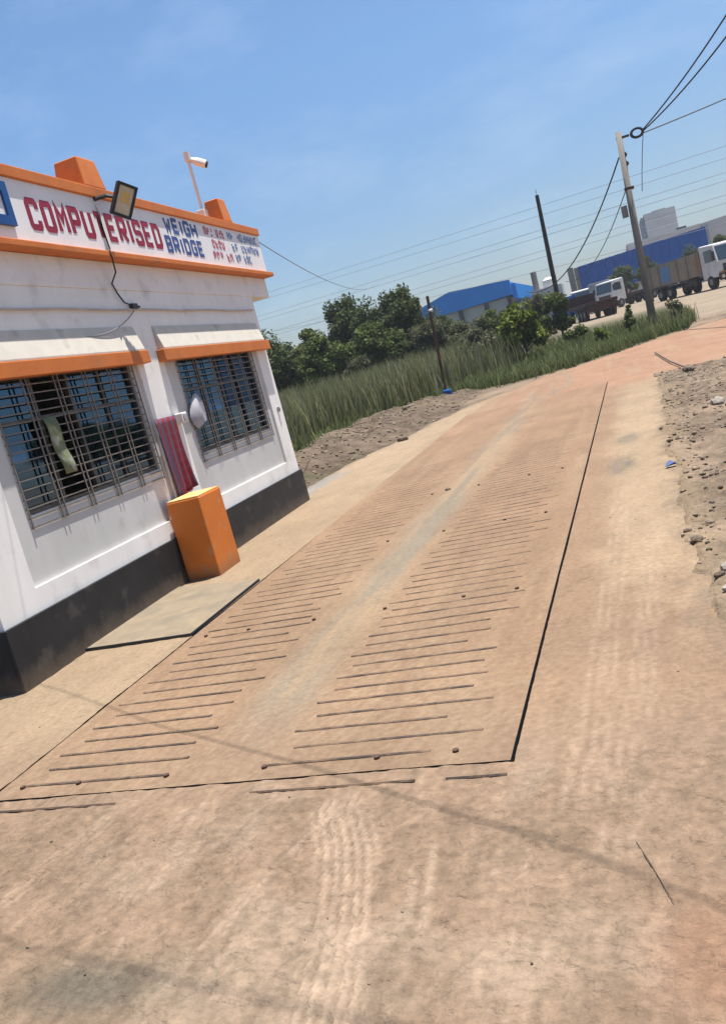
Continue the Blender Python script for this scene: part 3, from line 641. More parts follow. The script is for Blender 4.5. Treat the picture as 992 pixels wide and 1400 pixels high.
# the small side lines are too worn to read: broken letter strokes only
rs = random.Random(4)
def worn(s0, s1, z0, z1, n, m, skip=()):
    u = (s1 - s0) / n
    for i in range(n):
        if i in skip: continue
        st = [[(0, 0), (0, 1)]] if rs.random() < .8 else []
        for c in rs.sample([0, .5, 1], rs.choice([1, 2, 2])): st.append([(.08, c), (.95, c)])
        if rs.random() < .6: st.append([(1, rs.choice([0, .5])), (1, 1)])
        letter(st, s0 + u * i, z0, u * .78, z1 - z0, .028, m)
worn(5.80, 6.50, 3.975, 4.10, 7, M['faded_red'], (3,)); worn(5.98, 6.42, 3.82, 3.94, 4, M['faded_red']); worn(5.92, 6.62, 3.655, 3.775, 6, M['faded_red'], (3,))
worn(6.60, 7.78, 3.975, 4.10, 10, M['faded_blue'], (2,)); worn(6.68, 7.74, 3.82, 3.94, 9, M['faded_blue'], (2,)); worn(6.72, 7.34, 3.665, 3.785, 6, M['faded_blue'], (2,))
# blue framed panel at the left end of the sign
ep = empty('sign_panel', (0, 0, 0), 0); ep.parent = bd
f = MB(); s0, s1, z0, z1, t = .95, 1.61, 3.69, 4.075, .085
f.box(.103, .135, s0, s1, z0, z0 + t); f.box(.103, .135, s0, s1, z1 - t, z1); f.box(.103, .135, s0, s0 + t, z0 + t, z1 - t); f.box(.103, .135, s1 - t, s1, z0 + t, z1 - t)
f.build('panel_frame', M['blue_frame'], ep); MB().box(.103, .112, s0 + t, s1 - t, z0 + t, z1 - t).build('panel_face', M['white_sign'], ep)

def L2W(x, s, z): return BM @ Vector((x, s, z))
# ---- things on and by the office
bk = empty('concrete_block', L2W(.04, 3.12, 0), A, 'knee high orange painted concrete block standing against the black plinth', 'concrete block')
blk = MB(); bw, bl, bh = .39, .57, .89
blk.box(.005, bw, -bl / 2, bl / 2, -.05, bh - .012); blk.build('block', M['orange_block'], bk, .012)
MB().box(.012, bw - .007, -bl / 2 + .007, bl / 2 - .007, bh - .0115, bh + .004).build('top_face', mat('worn_block_top', (.62, .40, .19), (.60, .27, .08), 5, .8, .2, 60), bk, .004)
# red cloth
cv = []; nS, nZ = 22, 14
for j in range(nZ + 1):
    for i in range(nS + 1):
        u = i / nS; v = j / nZ
        cv.append((.045 + .016 * math.sin(u * 19 + v * 1.5) * (.3 + v) + .012 * v, .02 + (u - .0) * (.50 - .05 * math.sin(v * 3)) + .02 * v, -v * (.90 - .06 * u)))
cf = [(j * (nS + 1) + i, j * (nS + 1) + i + 1, (j + 1) * (nS + 1) + i + 1, (j + 1) * (nS + 1) + i) for j in range(nZ) for i in range(nS)]
cl = MB().add(cv, cf).build('cloth', M['cloth'], None, smooth=True); cl.location = L2W(-.02, 3.13, 1.77); cl.rotation_euler = (0, 0, A)
cl.modifiers.new('thick', 'SOLIDIFY').thickness = .004
tag(cl, 'red cloth with blue grey stripes hanging on the pillar between the windows', 'cloth')
# green paper on the near grille
pv = [(.012 * math.sin(j * 1.3) + .01 * i, .17 * i + .012 * j, -.075 * j) for j in range(8) for i in range(2)]
pp = MB().add(pv, [(2 * j, 2 * j + 1, 2 * j + 3, 2 * j + 2) for j in range(7)]).build('paper_sheet', M['paper'], None, smooth=True)
pp.location = L2W(.0, 1.28, 2.02); pp.rotation_euler = (0, 0, A); pp.modifiers.new('thick', 'SOLIDIFY').thickness = .002
tag(pp, 'crumpled pale green paper strip stuck on the grille of the near window', 'paper')
# grey cloth on the far grille
gv = [(.01, -.10, -.06), (.03, .08, .10), (.01, .26, .24), (.05, .38, .06), (.0, .40, -.20), (.07, .24, -.14), (.02, .06, -.30), (.12, .10, -.06), (.02, .27, .02)]
gc = MB().add(gv, [(0, 1, 7), (1, 2, 7), (2, 8, 7), (2, 3, 8), (3, 4, 8), (4, 5, 8), (5, 7, 8), (5, 6, 7), (6, 0, 7)]).build('rag', M['grey_cloth'], None, smooth=True)
gc.location = L2W(-.01, 4.10, 1.78); gc.rotation_euler = (0, 0, A); gc.modifiers.new('sub', 'SUBSURF').levels = 1; gc.modifiers['sub'].render_levels = 1
tag(gc, 'grey rag tied on the grille at the left end of the far window', 'rag')
bx = empty('switch_box', L2W(.0, 3.74, 1.72), A, 'small white switch box on the pillar edge beside the red cloth', 'switch box')
MB().box(.004, .10, -.07, .07, -.06, .06).build('case', M['pale_plastic'], bx, .012); MB().box(.101, .112, -.045, .045, -.04, .04).build('cover', M['grey_cloth'], bx, .006)
dot = empty('wall_socket', L2W(.0, 6.97, 1.48), A, 'tiny grey socket on the right end pillar of the office', 'socket')
MB().box(.003, .03, -.03, .03, -.04, .04).build('plate', M['grey_cloth'], dot, .006); MB().tube([(.031, 0, 0), (.04, 0, 0)], .013, 8).build('hole_ring', M['black_metal'], dot)
# flood light
fl = empty('floodlight', L2W(.10, 3.14, 4.10), A, 'black LED floodlight bracketed in front of the painted sign', 'floodlight')
MB().tube([(.0, .0, .02), (.14, .02, .02), (.25, .07, -.03)], .022, 6).build('bracket', M['black_metal'], fl)
hd = empty('lamp_head'); hd.parent = fl; hd.rotation_euler = (Matrix.Rotation(math.radians(-40), 3, 'Z') @ Matrix.Rotation(math.radians(18), 3, 'Y') @ Matrix.Rotation(math.radians(-24), 3, 'X')).to_euler(); hd.location = (.27, .10, -.06)
lw, lh = .112, .17
MB().prism([(-lw, -lh), (lw, -lh), (lw, lh), (-lw, lh)], 0, -.03, .022).build('housing', M['black_metal'], hd, .014)
rim = MB(); rim.box(.0225, .040, -lw, lw, -lh, -lh + .03); rim.box(.0225, .040, -lw, lw, lh - .03, lh); rim.box(.0225, .040, -lw, -lw + .03, -lh + .03, lh - .03); rim.box(.0225, .040, lw - .03, lw, -lh + .03, lh - .03)
rim.build('rim', M['black_metal'], hd, .004)
MB().box(.0225, .028, -lw + .03, lw - .03, -lh + .03, lh - .03).build('reflector', M['lamp_glass'], hd)
MB().box(.0285, .033, -.05, .05, -.02, .09).build('led_plate', M['led'], hd)
fins = MB()
for k in range(6): fins.box(-.055, -.031, -lw + .03 + k * .04, -lw + .042 + k * .04, -lh + .04, lh - .04)
fins.build('cooling_fin', M['black_metal'], hd)
# cable from the lamp down the beam
c_ = [(.125, 3.10, 4.05), (.112, 3.12, 3.8), (.112, 3.14, 3.60), (.172, 3.02, 3.57), (.172, 3.02, 3.49), (.10, 3.14, 3.36), (.03, 3.12, 3.26), (.03, 3.17, 3.16), (.03, 3.26, 3.06), (.03, 3.40, 3.03)]
lc = MB().tube([L2W(*q_) for q_ in c_], .0085, 6).build('lamp_cable', M['cable'], None, smooth=True)
tag(lc, 'black cable running down from the floodlight over the orange band', 'cable')
jb = empty('junction_box', L2W(0, 3.45, 3.02), A, 'small black junction box at the lower end of the floodlight cable', 'junction box')
MB().box(.003, .05, -.06, .06, -.03, .03).build('case', M['black_metal'], jb, .008); MB().tube([(.03, .06, 0), (.03, .12, -.005)], .012, 6).build('gland', M['black_metal'], jb)
dr = MB().tube([L2W(.03 + .1 * t * (1 - t), 3.42 - 1.15 * t, 2.97 - .26 * t - .30 * t * (1 - t)) for t in np.linspace(0, 1, 14)], .006, 5).build('slack_wire', M['wire'], None)
tag(dr, 'thin grey wire sagging across the wall above the near window hood', 'wire')
# camera mast
cm = empty('security_camera', L2W(-.12, 6.50, 4.247), A, 'white security camera on a thin pole at the roof edge', 'security camera')
MB().tube([(0, 0, 0), (0, .0, .92)], .024, 8).build('pole', M['pale_plastic'], cm)
MB().box(-.06, .06, -.09, .05, .0, .20).build('base_box', M['pale_plastic'], cm, .01)
MB().tube([(0, 0, .88), (.0, 0, 1.0)], [.05, .05], 8).build('bracket', M['pale_plastic'], cm)
hc = empty('camera_head'); hc.parent = cm; hc.location = (.02, .02, .90); hc.rotation_euler = (0, math.radians(28), math.radians(25))
MB().tube([(0, 0, 0), (.10, 0, 0), (.22, 0, 0)], [.03, .055, .055], 10).build('camera_body', M['pale_plastic'], hc)
MB().tube([(.222, 0, 0), (.25, 0, 0)], .045, 10).build('lens', M['black_metal'], hc)
# pit cover on the pavement beside the deck
pcx = [(-4.93, 5.98), (-3.775, 5.90), (-3.825, 7.40), (-4.93, 7.75)]
pc = MB().prism(pcx, 2, -.01, .022).build('pit_cover', M['concrete'], None, .006)
pe = MB()
for (ax_, ay_), (bx_, by_) in zip((pcx[0], pcx[1]), (pcx[1], pcx[2])):
    d_ = Vector((bx_ - ax_, by_ - ay_)).normalized(); nn_ = Vector((d_.y, -d_.x)); k_ = .014
    q_ = [Vector((ax_, ay_)) + nn_ * .002, Vector((bx_, by_)) + nn_ * .002, Vector((bx_, by_)) + nn_ * k_, Vector((ax_, ay_)) + nn_ * k_]
    MB().prism([tuple(v) for v in q_], 2, -.02, .025).build('edge_gap_shade', M['black_metal'], pc)  # black strip standing in for the slab's shaded side and gap
tag(pc, 'flat grey concrete pit cover lying between the orange block and the weighbridge', 'pit cover')

# ------------------------------------------------------------------ poles and overhead wires
def zg(x, y): return float(zf(np.array(y)))
up = empty('utility_pole', (.95, 38.0, zg(0, 38) - .1), 0, 'tall concrete utility pole with coiled cable at its top beside the bend', 'utility pole')
MB().tube([(0, 0, 0), (.05, 0, 4), (.12, 0, 8.0)], [.17, .145, .115], 10).build('pole', M['pole_concrete'], up, smooth=True)
MB().box(.0, .50, -.05, .05, 7.72, 7.80).build('cross_arm', M['rust'], up)
for zz in (7.1, 6.75): MB().tube([(.20, 0, zz - .08), (.24, 0, zz), (.20, 0, zz + .08)], [.05, .07, .05], 8).build('insulator', M['black_metal'], up)
MB().box(-.34, -.10, -.14, .14, 4.75, 5.2).build('meter_box', M['pole_concrete'], up, .02)
MB().box(-.07, .30, -.15, .15, 5.75, 5.85).build('clamp', M['rust'], up, .01)
cb = MB(); cen = Vector((.80, -.1, 7.75))
for k, rr_ in enumerate((.22, .19, .25)): cb.tube([cen + Vector((math.cos(a) * rr_, .03 * k, math.sin(a) * rr_ * .75)) for a in np.linspace(0, 2 * math.pi, 21)], .026, 5, cap=False)
cb.build('cable_coil', M['cable'], up)
pole_top = Vector((1.07, 38, zg(0, 38) + 7.65))
def wire(name, a, b_, sag, r, label, cat, group=None, m='cable', n=24):
    a = Vector(a); b_ = Vector(b_)
    o = MB().tube([a.lerp(b_, t) - Vector((0, 0, sag * 4 * t * (1 - t))) for t in np.linspace(0, 1, n)], r, 5).build(name, M[m], None)
    return tag(o, label, cat, group)
S = Vector((1.95, 37.9, zg(0, 38) + 7.66))
wire('service_cable', S, (8.2, 20.0, 12.6), .7, .028, 'upper of two steep black cables climbing right from the pole coil', 'cable', 'cables from the utility pole')
wire('service_cable', S + Vector((0, .1, -.03)), (8.2, 20.0, 11.55), .75, .028, 'lower of two steep black cables climbing right from the pole coil', 'cable', 'cables from the utility pole')
wire('service_cable', S + Vector((.05, .1, -.08)), (16.0, 43.0, 10.6), .25, .026, 'single black cable leaving the coil almost level to the right', 'cable', 'cables from the utility pole')
wire('drop_cable', pole_top + Vector((-.15, 0, -.7)), (-6.3, 64, 4.2), 1.6, .032, 'thick dark cable sagging left from the pole top past the dark post', 'cable', 'cables from the utility pole')
wire('drop_cable', pole_top + Vector((.9, 0, -.1)), pole_top + Vector((.45, 0, -2.2)), -.1, .014, 'short thin wire dropping from the coil to the pole clamp', 'cable', 'cables from the utility pole')
wire('drop_cable', pole_top + Vector((-.1, 0, -1.9)), (-3.6, 66, 4.2), 1.0, .02, 'thin cable sagging left from the middle of the concrete pole', 'cable', 'cables from the utility pole')
ordn = ['topmost', 'second highest', 'third highest', 'fourth highest', 'fifth highest', 'second lowest', 'lowest']
WL = [((-38.62, 100, 13.99), (8.87, 70, 10.76)), ((-38.6, 100, 13.35), (8.87, 70, 9.95)), ((-40.6, 100, 11.6), (8.87, 70, 9.0)), ((-40.6, 100, 11.05), (8.87, 70, 8.45)),
      ((-40.2, 100, 9.4), (8.87, 70, 7.5)), ((-40.2, 100, 8.9), (8.87, 70, 6.95)), ((-26, 92, 8.4), (8.87, 70, 6.1))]
for nm, (a, b_) in zip(ordn, WL):
    a = Vector(a); b_ = Vector(b_); d_ = b_ - a
    wire('power_line', a - d_ * .5, b_ + d_ * .8, .9 if nm == 'lowest' else .3, .017, nm + ' of the seven grey power lines crossing the sky', 'power line', 'power lines across the sky', 'wire', 40)
wire('roof_wire', L2W(.05, 7.85, 4.10), (-12.5, 50, 6.9), .9, .008, 'thin wire slanting from the sign corner down to the treetops', 'wire', None, 'wire')
# the cables overhead whose shadows cross the road
def over(p, h): return Vector((p[0], p[1], 0)) + sun_dir * (h / sun_dir.z)
s1 = [over(p_, h) for p_, h in (((-5.6, 5.75), 5.6), ((-4.44, 5.05), 5.05), ((-3.0, 4.1), 4.8), ((-1.88, 3.46), 4.9), ((-.6, 2.68), 5.3), ((-.14, 2.34), 5.5), ((3.5, -.4), 6.3))]
MB().tube(s1, [.004, .004, .0045, .005, .006, .005, .004], 6).build('overhead_cable', M['cable'], None)
tag(bpy.data.objects['overhead_cable'], 'black bundled cable strung overhead across the near end of the weighbridge', 'cable', 'overhead cables near the office')
s2 = [over(p_, h) for p_, h in (((-6, 3.3), 6.6), ((-2.52, 2.24), 6.3), ((-1.33, 1.95), 6.2), ((3, .9), 6.3))]
o = MB().tube(s2, .0045, 6).build('overhead_cable', M['cable'], None)
tag(o, 'second bundled cable strung overhead nearest the viewer', 'cable', 'overhead cables near the office')
# thin posts in the grass
ip = empty('iron_post', (-6.13, 28.7, zg(0, 28.7)), 0, 'thin rusty iron post leaning at the grass edge with a blue tin at its foot', 'post')
MB().tube([(0, 0, 0), (.08, 0, 1.8), (.16, 0, 3.48)], .05, 8).build('post', M['rust'], ip)
MB().tube([(.10, -.06, 3.02), (.24, -.08, 3.0)], [.03, .05], 8).build('insulator', M['pale_plastic'], ip)
tn = empty('tin', (-6.0, 28.3, zg(0, 28.3) + .03), .3, 'dented blue tin at the foot of the rusty iron post', 'tin')
MB().tube([(0, 0, 0), (0, 0, .02), (.01, 0, .30), (.01, 0, .32)], [.15, .155, .15, .14], 12).build('can', M['blue_frame'], tn, smooth=False); MB().tube([(.01, 0, .318), (.01, 0, .335)], .125, 12).build('lid', M['shed_blue'], tn)
dp = empty('wooden_post', (-4.0, 60, zg(0, 60) - .1), 0, 'tall dark wooden pole rising behind the bushes left of the trucks', 'pole')
MB().tube([(0, 0, 0), (.03, 0, 4.5), (.10, 0, 9.0)], [.17, .15, .12], 8).build('pole', M['dark_wood'], dp); MB().tube([(.1, 0, 9.0), (.1, 0, 9.35)], .03, 6).build('spike', M['pale_plastic'], dp)

# ------------------------------------------------------------------ far buildings
def bldg(name, label): return empty(name, (0, 0, 0), 0, label, 'building')
s = bldg('blue_shed', 'long warehouse shed with bright blue gable cladding and pale walls behind the bushes')
zb = 1.2
MB().box(-26.6, -14.0, 120, 150, zb, 6.35).build('wall', M['grey_wall'], s)
MB().prism([(-27.2, 6.2), (-13.6, 6.5), (-13.6, 8.5), (-21.9, 9.1), (-27.2, 7.75)], 1, 119.4, 119.95).build('gable_sheet', M['shed_blue'], s)
MB().prism([(-27.0, 6.36), (-13.8, 6.6), (-13.8, 8.3), (-21.9, 8.9), (-27.0, 7.6)], 1, 119.96, 150).build('roof', M['shed_blue'], s)
MB().box(-13.59, -13.0, 120, 150, 5.9, 7.9).build('side_sheet', M['shed_blue'], s)
for xx in (-24.2, -21.2, -17.6, -14.4): MB().box(xx, xx + .55, 119.5, 119.98, zb, 6.3).build('column', M['black_metal'], s)
for xx in (-13.7,): MB().box(xx, xx + 1.0, 119.0, 119.9, 5.2, 5.55).build('canopy', M['factory_blue'], s)
f = bldg('blue_factory', 'wide factory block with deep blue metal wall behind the parked trucks')
MB().box(-5.3, 12.2, 130, 160, 1.2, 4.0).build('wall', M['grey_wall'], f)
for k in range(14):
    x0 = -5.1 + 17.2 / 14 * k
    MB().prism([(x0, 4.0), (x0 + 17.2 / 14 - .03, 4.0), (x0 + 17.2 / 14 - .03, 8.15 + .6 * (k + 1) / 14), (x0, 8.15 + .6 * k / 14)], 1, 129.7, 130.0).build('panel', M['factory_blue'], f)
MB().prism([(-5.3, 4.01), (12.2, 4.01), (12.2, 8.6), (-5.3, 8.0)], 1, 130.01, 160).build('body', M['grey_wall'], f)
MB().box(-5.7, -5.12, 129.8, 131, 1.2, 8.1).build('corner_post', M['pole_concrete'], f)
MB().box(-6.6, -5.8, 129.9, 131, 4.5, 8.3).build('tank', M['pole_concrete'], f)
r_ = bldg('pale_roof_building', 'low building with a whitish roof edge showing above the blue factory wall')
MB().box(2.5, 14.6, 165, 190, 1.2, 11.0).build('wall', M['pale_roof'], r_); MB().box(2.3, 14.8, 164.8, 190.2, 11.002, 11.35).build('roof', M['pale_roof'], r_)
MB().box(11.2, 12.8, 170, 172, 11.36, 12.0).build('vent', M['black_metal'], r_)
t_ = bldg('concrete_tower', 'square grey concrete tower rising behind the blue factory')
MB().box(7.0, 13.0, 191.3, 206, 1.2, 17.6).build('wall', M['tower_wall'], t_)
for k in range(9): MB().box(6.98, 13.03, 191.2, 191.29, 2.4 + k * 1.7, 2.55 + k * 1.7).build('floor_band', M['pale_roof'], t_)
MB().box(6.3, 6.99, 191.6, 206, 1.2, 17.1).build('side_bay', mat('blue_grey_panel', (.12, .16, .19), (.10, .13, .16), .4, .6), t_)
MB().box(8.8, 11.5, 195, 200, 17.6, 18.1).build('roof_room', M['tower_wall'], t_)
w_ = bldg('grey_warehouse', 'long grey warehouse wall at the far right behind the trees')
MB().prism([(15.4, 1.2), (60, 1.2), (60, 13.6), (15.4, 11.6)], 1, 170, 200).build('wall', M['pale_roof'], w_)
for k in range(8): MB().box(16 + k * 4, 16.25 + k * 4, 169.8, 169.98, 1.2, 11.3 + k * .15).build('rib', M['tower_wall'], w_)
h_ = empty('tank_house', (-8.6, 112, 1.6), 0, 'small pale plastered hut with rooftop tanks between shed and dark pole', 'hut')
MB().box(-1.9, 1.9, 0, 4, -1, 4.3).build('wall', M['pale_roof'], h_); MB().tube([(-1.2, 1, 4.3), (-1.2, 1, 6.6)], .38, 10).build('chimney', M['pole_concrete'], h_)
MB().tube([(.4, 1.2, 4.31), (.4, 1.2, 5.2), (.4, 1.2, 5.5)], [.75, .75, .3], 12).build('tank', M['pale_plastic'], h_); MB().box(1.2, 1.4, 0, .2, 4.3, 6.3).build('mast', M['pole_concrete'], h_)
bc = empty('blue_container', (-6.4, 104, 1.75), .1, 'small dark blue container behind the red flatbed truck', 'container')
MB().box(-1.4, 1.4, -1, 1, 0, 2.2).build('box', M['factory_blue'], bc, .03)
for k in range(7): MB().box(-1.3 + .4 * k, -1.15 + .4 * k, -1.06, -1.001, .1, 2.1).build('panel_rib', M['factory_blue'], bc)

# ------------------------------------------------------------------ trucks (local x forward)
wheel_me = MB().tube([(0, -.16, 0), (0, -.13, 0), (0, .13, 0), (0, .16, 0)], [.40, .50, .50, .40], 16).mesh('wheel', M['tyre'])
hub_me = MB().tube([(0, -.165, 0), (0, .165, 0)], .22, 12).mesh('hub', M['pole_concrete'])
def truck(loc, head, label, body, cabm='cab_white', L=9.0):
    rz = math.atan2(head[1], head[0])
    t = empty('trailer' if body == 'trailer' else 'truck', (loc[0], loc[1], zg(*loc)), rz, label, 'trailer' if body == 'trailer' else 'truck', 'trucks parked in the yard')
    h = L / 2
    for y in (-.45, .45): MB().box(-h, h - .3, y - .09, y + .09, .75, 1.0).build('chassis_rail', M['chassis'], t)
    axles = [h - 1.0, -h + 1.1, -h + 2.45] if body == 'tipper' or body == 'box' else [h - 1.0, -h + .9, -h + 2.15, -h + 3.4]
    for ax in axles:
        for y in (-1.05, 1.05):
            o = link_mesh('wheel', wheel_me, t); o.location = (ax, y, .50)
            q_ = link_mesh('hub', hub_me, o)
    cx0, cx1 = h - 1.9, h
    if body == 'trailer': cx0 = h
    if body != 'trailer':
        cab = MB().prism([(cx0, .75), (cx1, .75), (cx1 + .04, 1.75), (cx1 - .22, 2.95), (cx0 + .1, 3.05), (cx0, 2.9)], 1, -1.2, 1.2).build('cab', M[cabm], t, .06)
        MB().add([(cx1 + .05, -1.05, 1.80), (cx1 + .05, 1.05, 1.80), (cx1 - .16, 1.05, 2.80), (cx1 - .16, -1.05, 2.80), (cx1 - .0, -1.05, 1.80), (cx1 - .0, 1.05, 1.80), (cx1 - .22, 1.05, 2.80), (cx1 - .22, -1.05, 2.80)],
                 [(0, 1, 2, 3), (4, 7, 6, 5), (0, 4, 5, 1), (1, 5, 6, 2), (2, 6, 7, 3), (3, 7, 4, 0)]).build('windscreen', M['truck_glass'], cab)
        for y in (-1.215, 1.215):
            MB().prism([(cx0 + .55, 1.85), (cx1 - .2, 1.85), (cx1 - .38, 2.65), (cx0 + .55, 2.65)], 1, y - .008, y + .008).build('side_window', M['truck_glass'], cab)
        MB().box(cx1 + .02, cx1 + .16, -1.22, 1.22, .48, .95).build('bumper', M['chassis'], t, .02)
        MB().box(cx1 + .045, cx1 + .07, -.8, .8, 1.05, 1.55).build('grille', M['black_metal'], t)
        MB().box(cx1 + .03, cx1 + .09, -1.18, 1.18, .96, 1.04).build('stripe', M['truck_orange'], t)
        for y in (-.98, .98): MB().tube([(cx1 + .165, y, .72), (cx1 + .18, y, .72)], .13, 10).build('headlight', M['lamp_glass'], t)
        for y in (-1.36, 1.36): MB().box(cx1 - .1, cx1 + .0, y - .1, y + .1, 1.9, 2.5).build('mirror', M['black_metal'], t)
    bx0, bx1 = -h - .2, cx0 - .12
    if body == 'tipper':
        w = MB(); w.box(bx0, bx1, -1.22, 1.22, 1.15, 1.25); w.box(bx0, bx1, -1.22, -1.14, 1.25, 2.75); w.box(bx0, bx1, 1.14, 1.22, 1.25, 2.75); w.box(bx1 - .08, bx1, -1.14, 1.14, 1.25, 3.05); w.box(bx0, bx0 + .08, -1.14, 1.14, 1.25, 2.6)
        bo = w.build('body', M['truck_tan'], t)
        for k in (0, 1, 3, 4, 5):
            xx = bx0 + .3 + k * (bx1 - bx0 - .6) / 5
            for y in (-1.26, 1.26): MB().box(xx - .06, xx + .06, y - .035, y + .035, 1.1, 2.78).build('rib', M['truck_tan'], bo)
        for y in (-1.235, 1.235):
            MB().box(bx0 + 1.9, bx0 + 3.2, y - .008, y + .008, 1.35, 2.5).build('blue_panel', M['truck_blue'], bo)
            MB().box(bx1 - .55, bx1 - .1, y - .008, y + .008, 1.35, 2.5).build('orange_panel', M['truck_orange'], bo)
        for y in (-1.1, 1.1): MB().box(-h + .4, -h + 3.2, y - .2, y + .2, 1.03, 1.12).build('mudguard', M['black_metal'], t)
        for y in (-1.0, 1.0): MB().box(.2, 1.7, y - .2, y + .2, .55, 1.0).build('fuel_tank', M['chassis'], t, .03)
    elif body in ('flat', 'trailer'):
        MB().box(bx0, bx1, -1.25, 1.25, 1.05, 1.28).build('flatbed', M['truck_red'], t, .02)
        MB().box(bx1 - .1, bx1, -1.25, 1.25, 1.281, 2.1).build('headboard', M['truck_red'], t)
        MB().box(bx0 - .06, bx0 - .002, -1.2, 1.2, .55, 1.0).build('tailboard', M['truck_red'], t)
        for y in (-1.1, 1.1): MB().box(-h + .2, -h + 3.9, y - .18, y + .18, .96, 1.04).build('mudguard', M['truck_red'], t)
    else:
        MB().box(bx0, bx1, -1.22, 1.22, 1.1, 3.3).build('box_body', M['tower_wall'], t, .03)
        for k in range(6): MB().box(bx0 + .4 + k * 1.0, bx0 + .5 + k * 1.0, -1.26, 1.26, 1.08, 3.28).build('box_rib', M['tower_wall'], t)
    return t
truck((5.35, 69.5), (2.7, -5.3), 'dusty tan tipper truck with white cab and blue side panel at the right edge', 'tipper')
truck((-2.55, 73.5), (-.9, 3.6), 'rusty red flatbed trailer seen from behind, leftmost in the yard', 'trailer', L=7.5)
truck((1.0, 101), (-3.6, -4.2), 'white cab flatbed truck half hidden by the concrete utility pole', 'flat', L=8.5)
truck((-1.9, 110), (.3, 3.0), 'grey box truck parked between the two white cabs', 'box', L=7.5)
truck((-4.0, 112), (-.5, -3.0), 'white cab truck facing the road behind the rusty red trailer', 'flat', L=7.5)

# ------------------------------------------------------------------ vegetation
def leaf_cloud(centers, radii, n, size, rs_, up_bias=.3, aspect=.55):
    centers = np.asarray(centers, float); radii = np.asarray(radii, float)
    k = rs_.integers(0, len(centers), n)
    d = rs_.normal(size=(n, 3)); d /= np.linalg.norm(d, axis=1)[:, None]
    r = rs_.random(n) ** .45
    P = centers[k] + d * (radii[k] * r)[:, None] * np.array((1, 1, .85))
    nn = rs_.normal(size=(n, 3)) + np.array((0, 0, up_bias * 2)) + d * .5; nn /= np.linalg.norm(nn, axis=1)[:, None]
    a = np.cross(nn, rs_.normal(size=(n, 3))); a /= np.linalg.norm(a, axis=1)[:, None]; bb = np.cross(nn, a)
    sz = size * (.6 + .8 * rs_.random(n))
    a = a * sz[:, None]; bb = bb * (sz * aspect)[:, None]; dn = nn * (sz * .12)[:, None]
    V = np.stack([P - a, P - bb * .9 + dn, P + a, P + bb * .9 + dn], 1).reshape(-1, 3)
    F = np.arange(4 * n).reshape(n, 4); return V, F
def make_tree(name, H, R, n, size, lm, seed, trunk_h=.25, label=None, group=None, cat='tree', clumps=26, squash=1.0, top=1.0):
    rs_ = np.random.default_rng(seed); t = empty(name, (0, 0, 0), 0, label, cat, group)
    cz = H * (.5 + trunk_h * .5); hz = H * (1 - trunk_h) / 2
    C = []; rad = []
    for i in range(clumps):
        d = rs_.normal(size=3); d /= np.linalg.norm(d); q_ = rs_.random() ** .5
        w = 1 - .45 * max(0, d[2] * q_) * top
        C.append((d[0] * R * .72 * q_ * w, d[1] * R * .72 * q_ * w, cz + d[2] * hz * .82 * q_)); rad.append(R * rs_.uniform(.16, .42))
    V, F = leaf_cloud(C, rad, n, size, rs_)
    np_mesh('crown', V, F, M[lm], t, smooth=False)
    mb = MB(); mb.tube([(0, 0, -.2), (R * .05, 0, H * .35), (-R * .04, R * .04, H * .75)], [H * .026, H * .018, H * .008], 7)
    for i in range(0, clumps, 3):
        c = C[i]; z0 = max(.15 * H, c[2] - R * .6)
        mb.tube([(0, 0, min(z0, H * .7)), (c[0] * .5, c[1] * .5, (z0 + c[2]) / 2), c], [H * .012, H * .008, H * .003], 5)
    mb.build('trunk', M['bark'], t); return t
def copy_tree(o, parent=None):
    c = o.copy(); COL.objects.link(c)
    if parent: c.parent = parent
    for ch in list(o.children): copy_tree(ch, c)
    return c
protoA = make_tree('tree', 5.0, 2.1, 16000, .095, 'leaf_dark', 1, .10, clumps=60)
protoB = make_tree('tree', 5.0, 2.0, 15000, .10, 'leaf_mid', 2, .08, clumps=52)
protoC = make_tree('tree', 5.0, 1.7, 12000, .095, 'leaf_dark', 3, .12, clumps=46)
protoD = make_tree('tree', 5.0, 1.8, 12000, .09, 'leaf_grey', 5, .06, clumps=44)
GRP = 'trees beyond the tall grass'
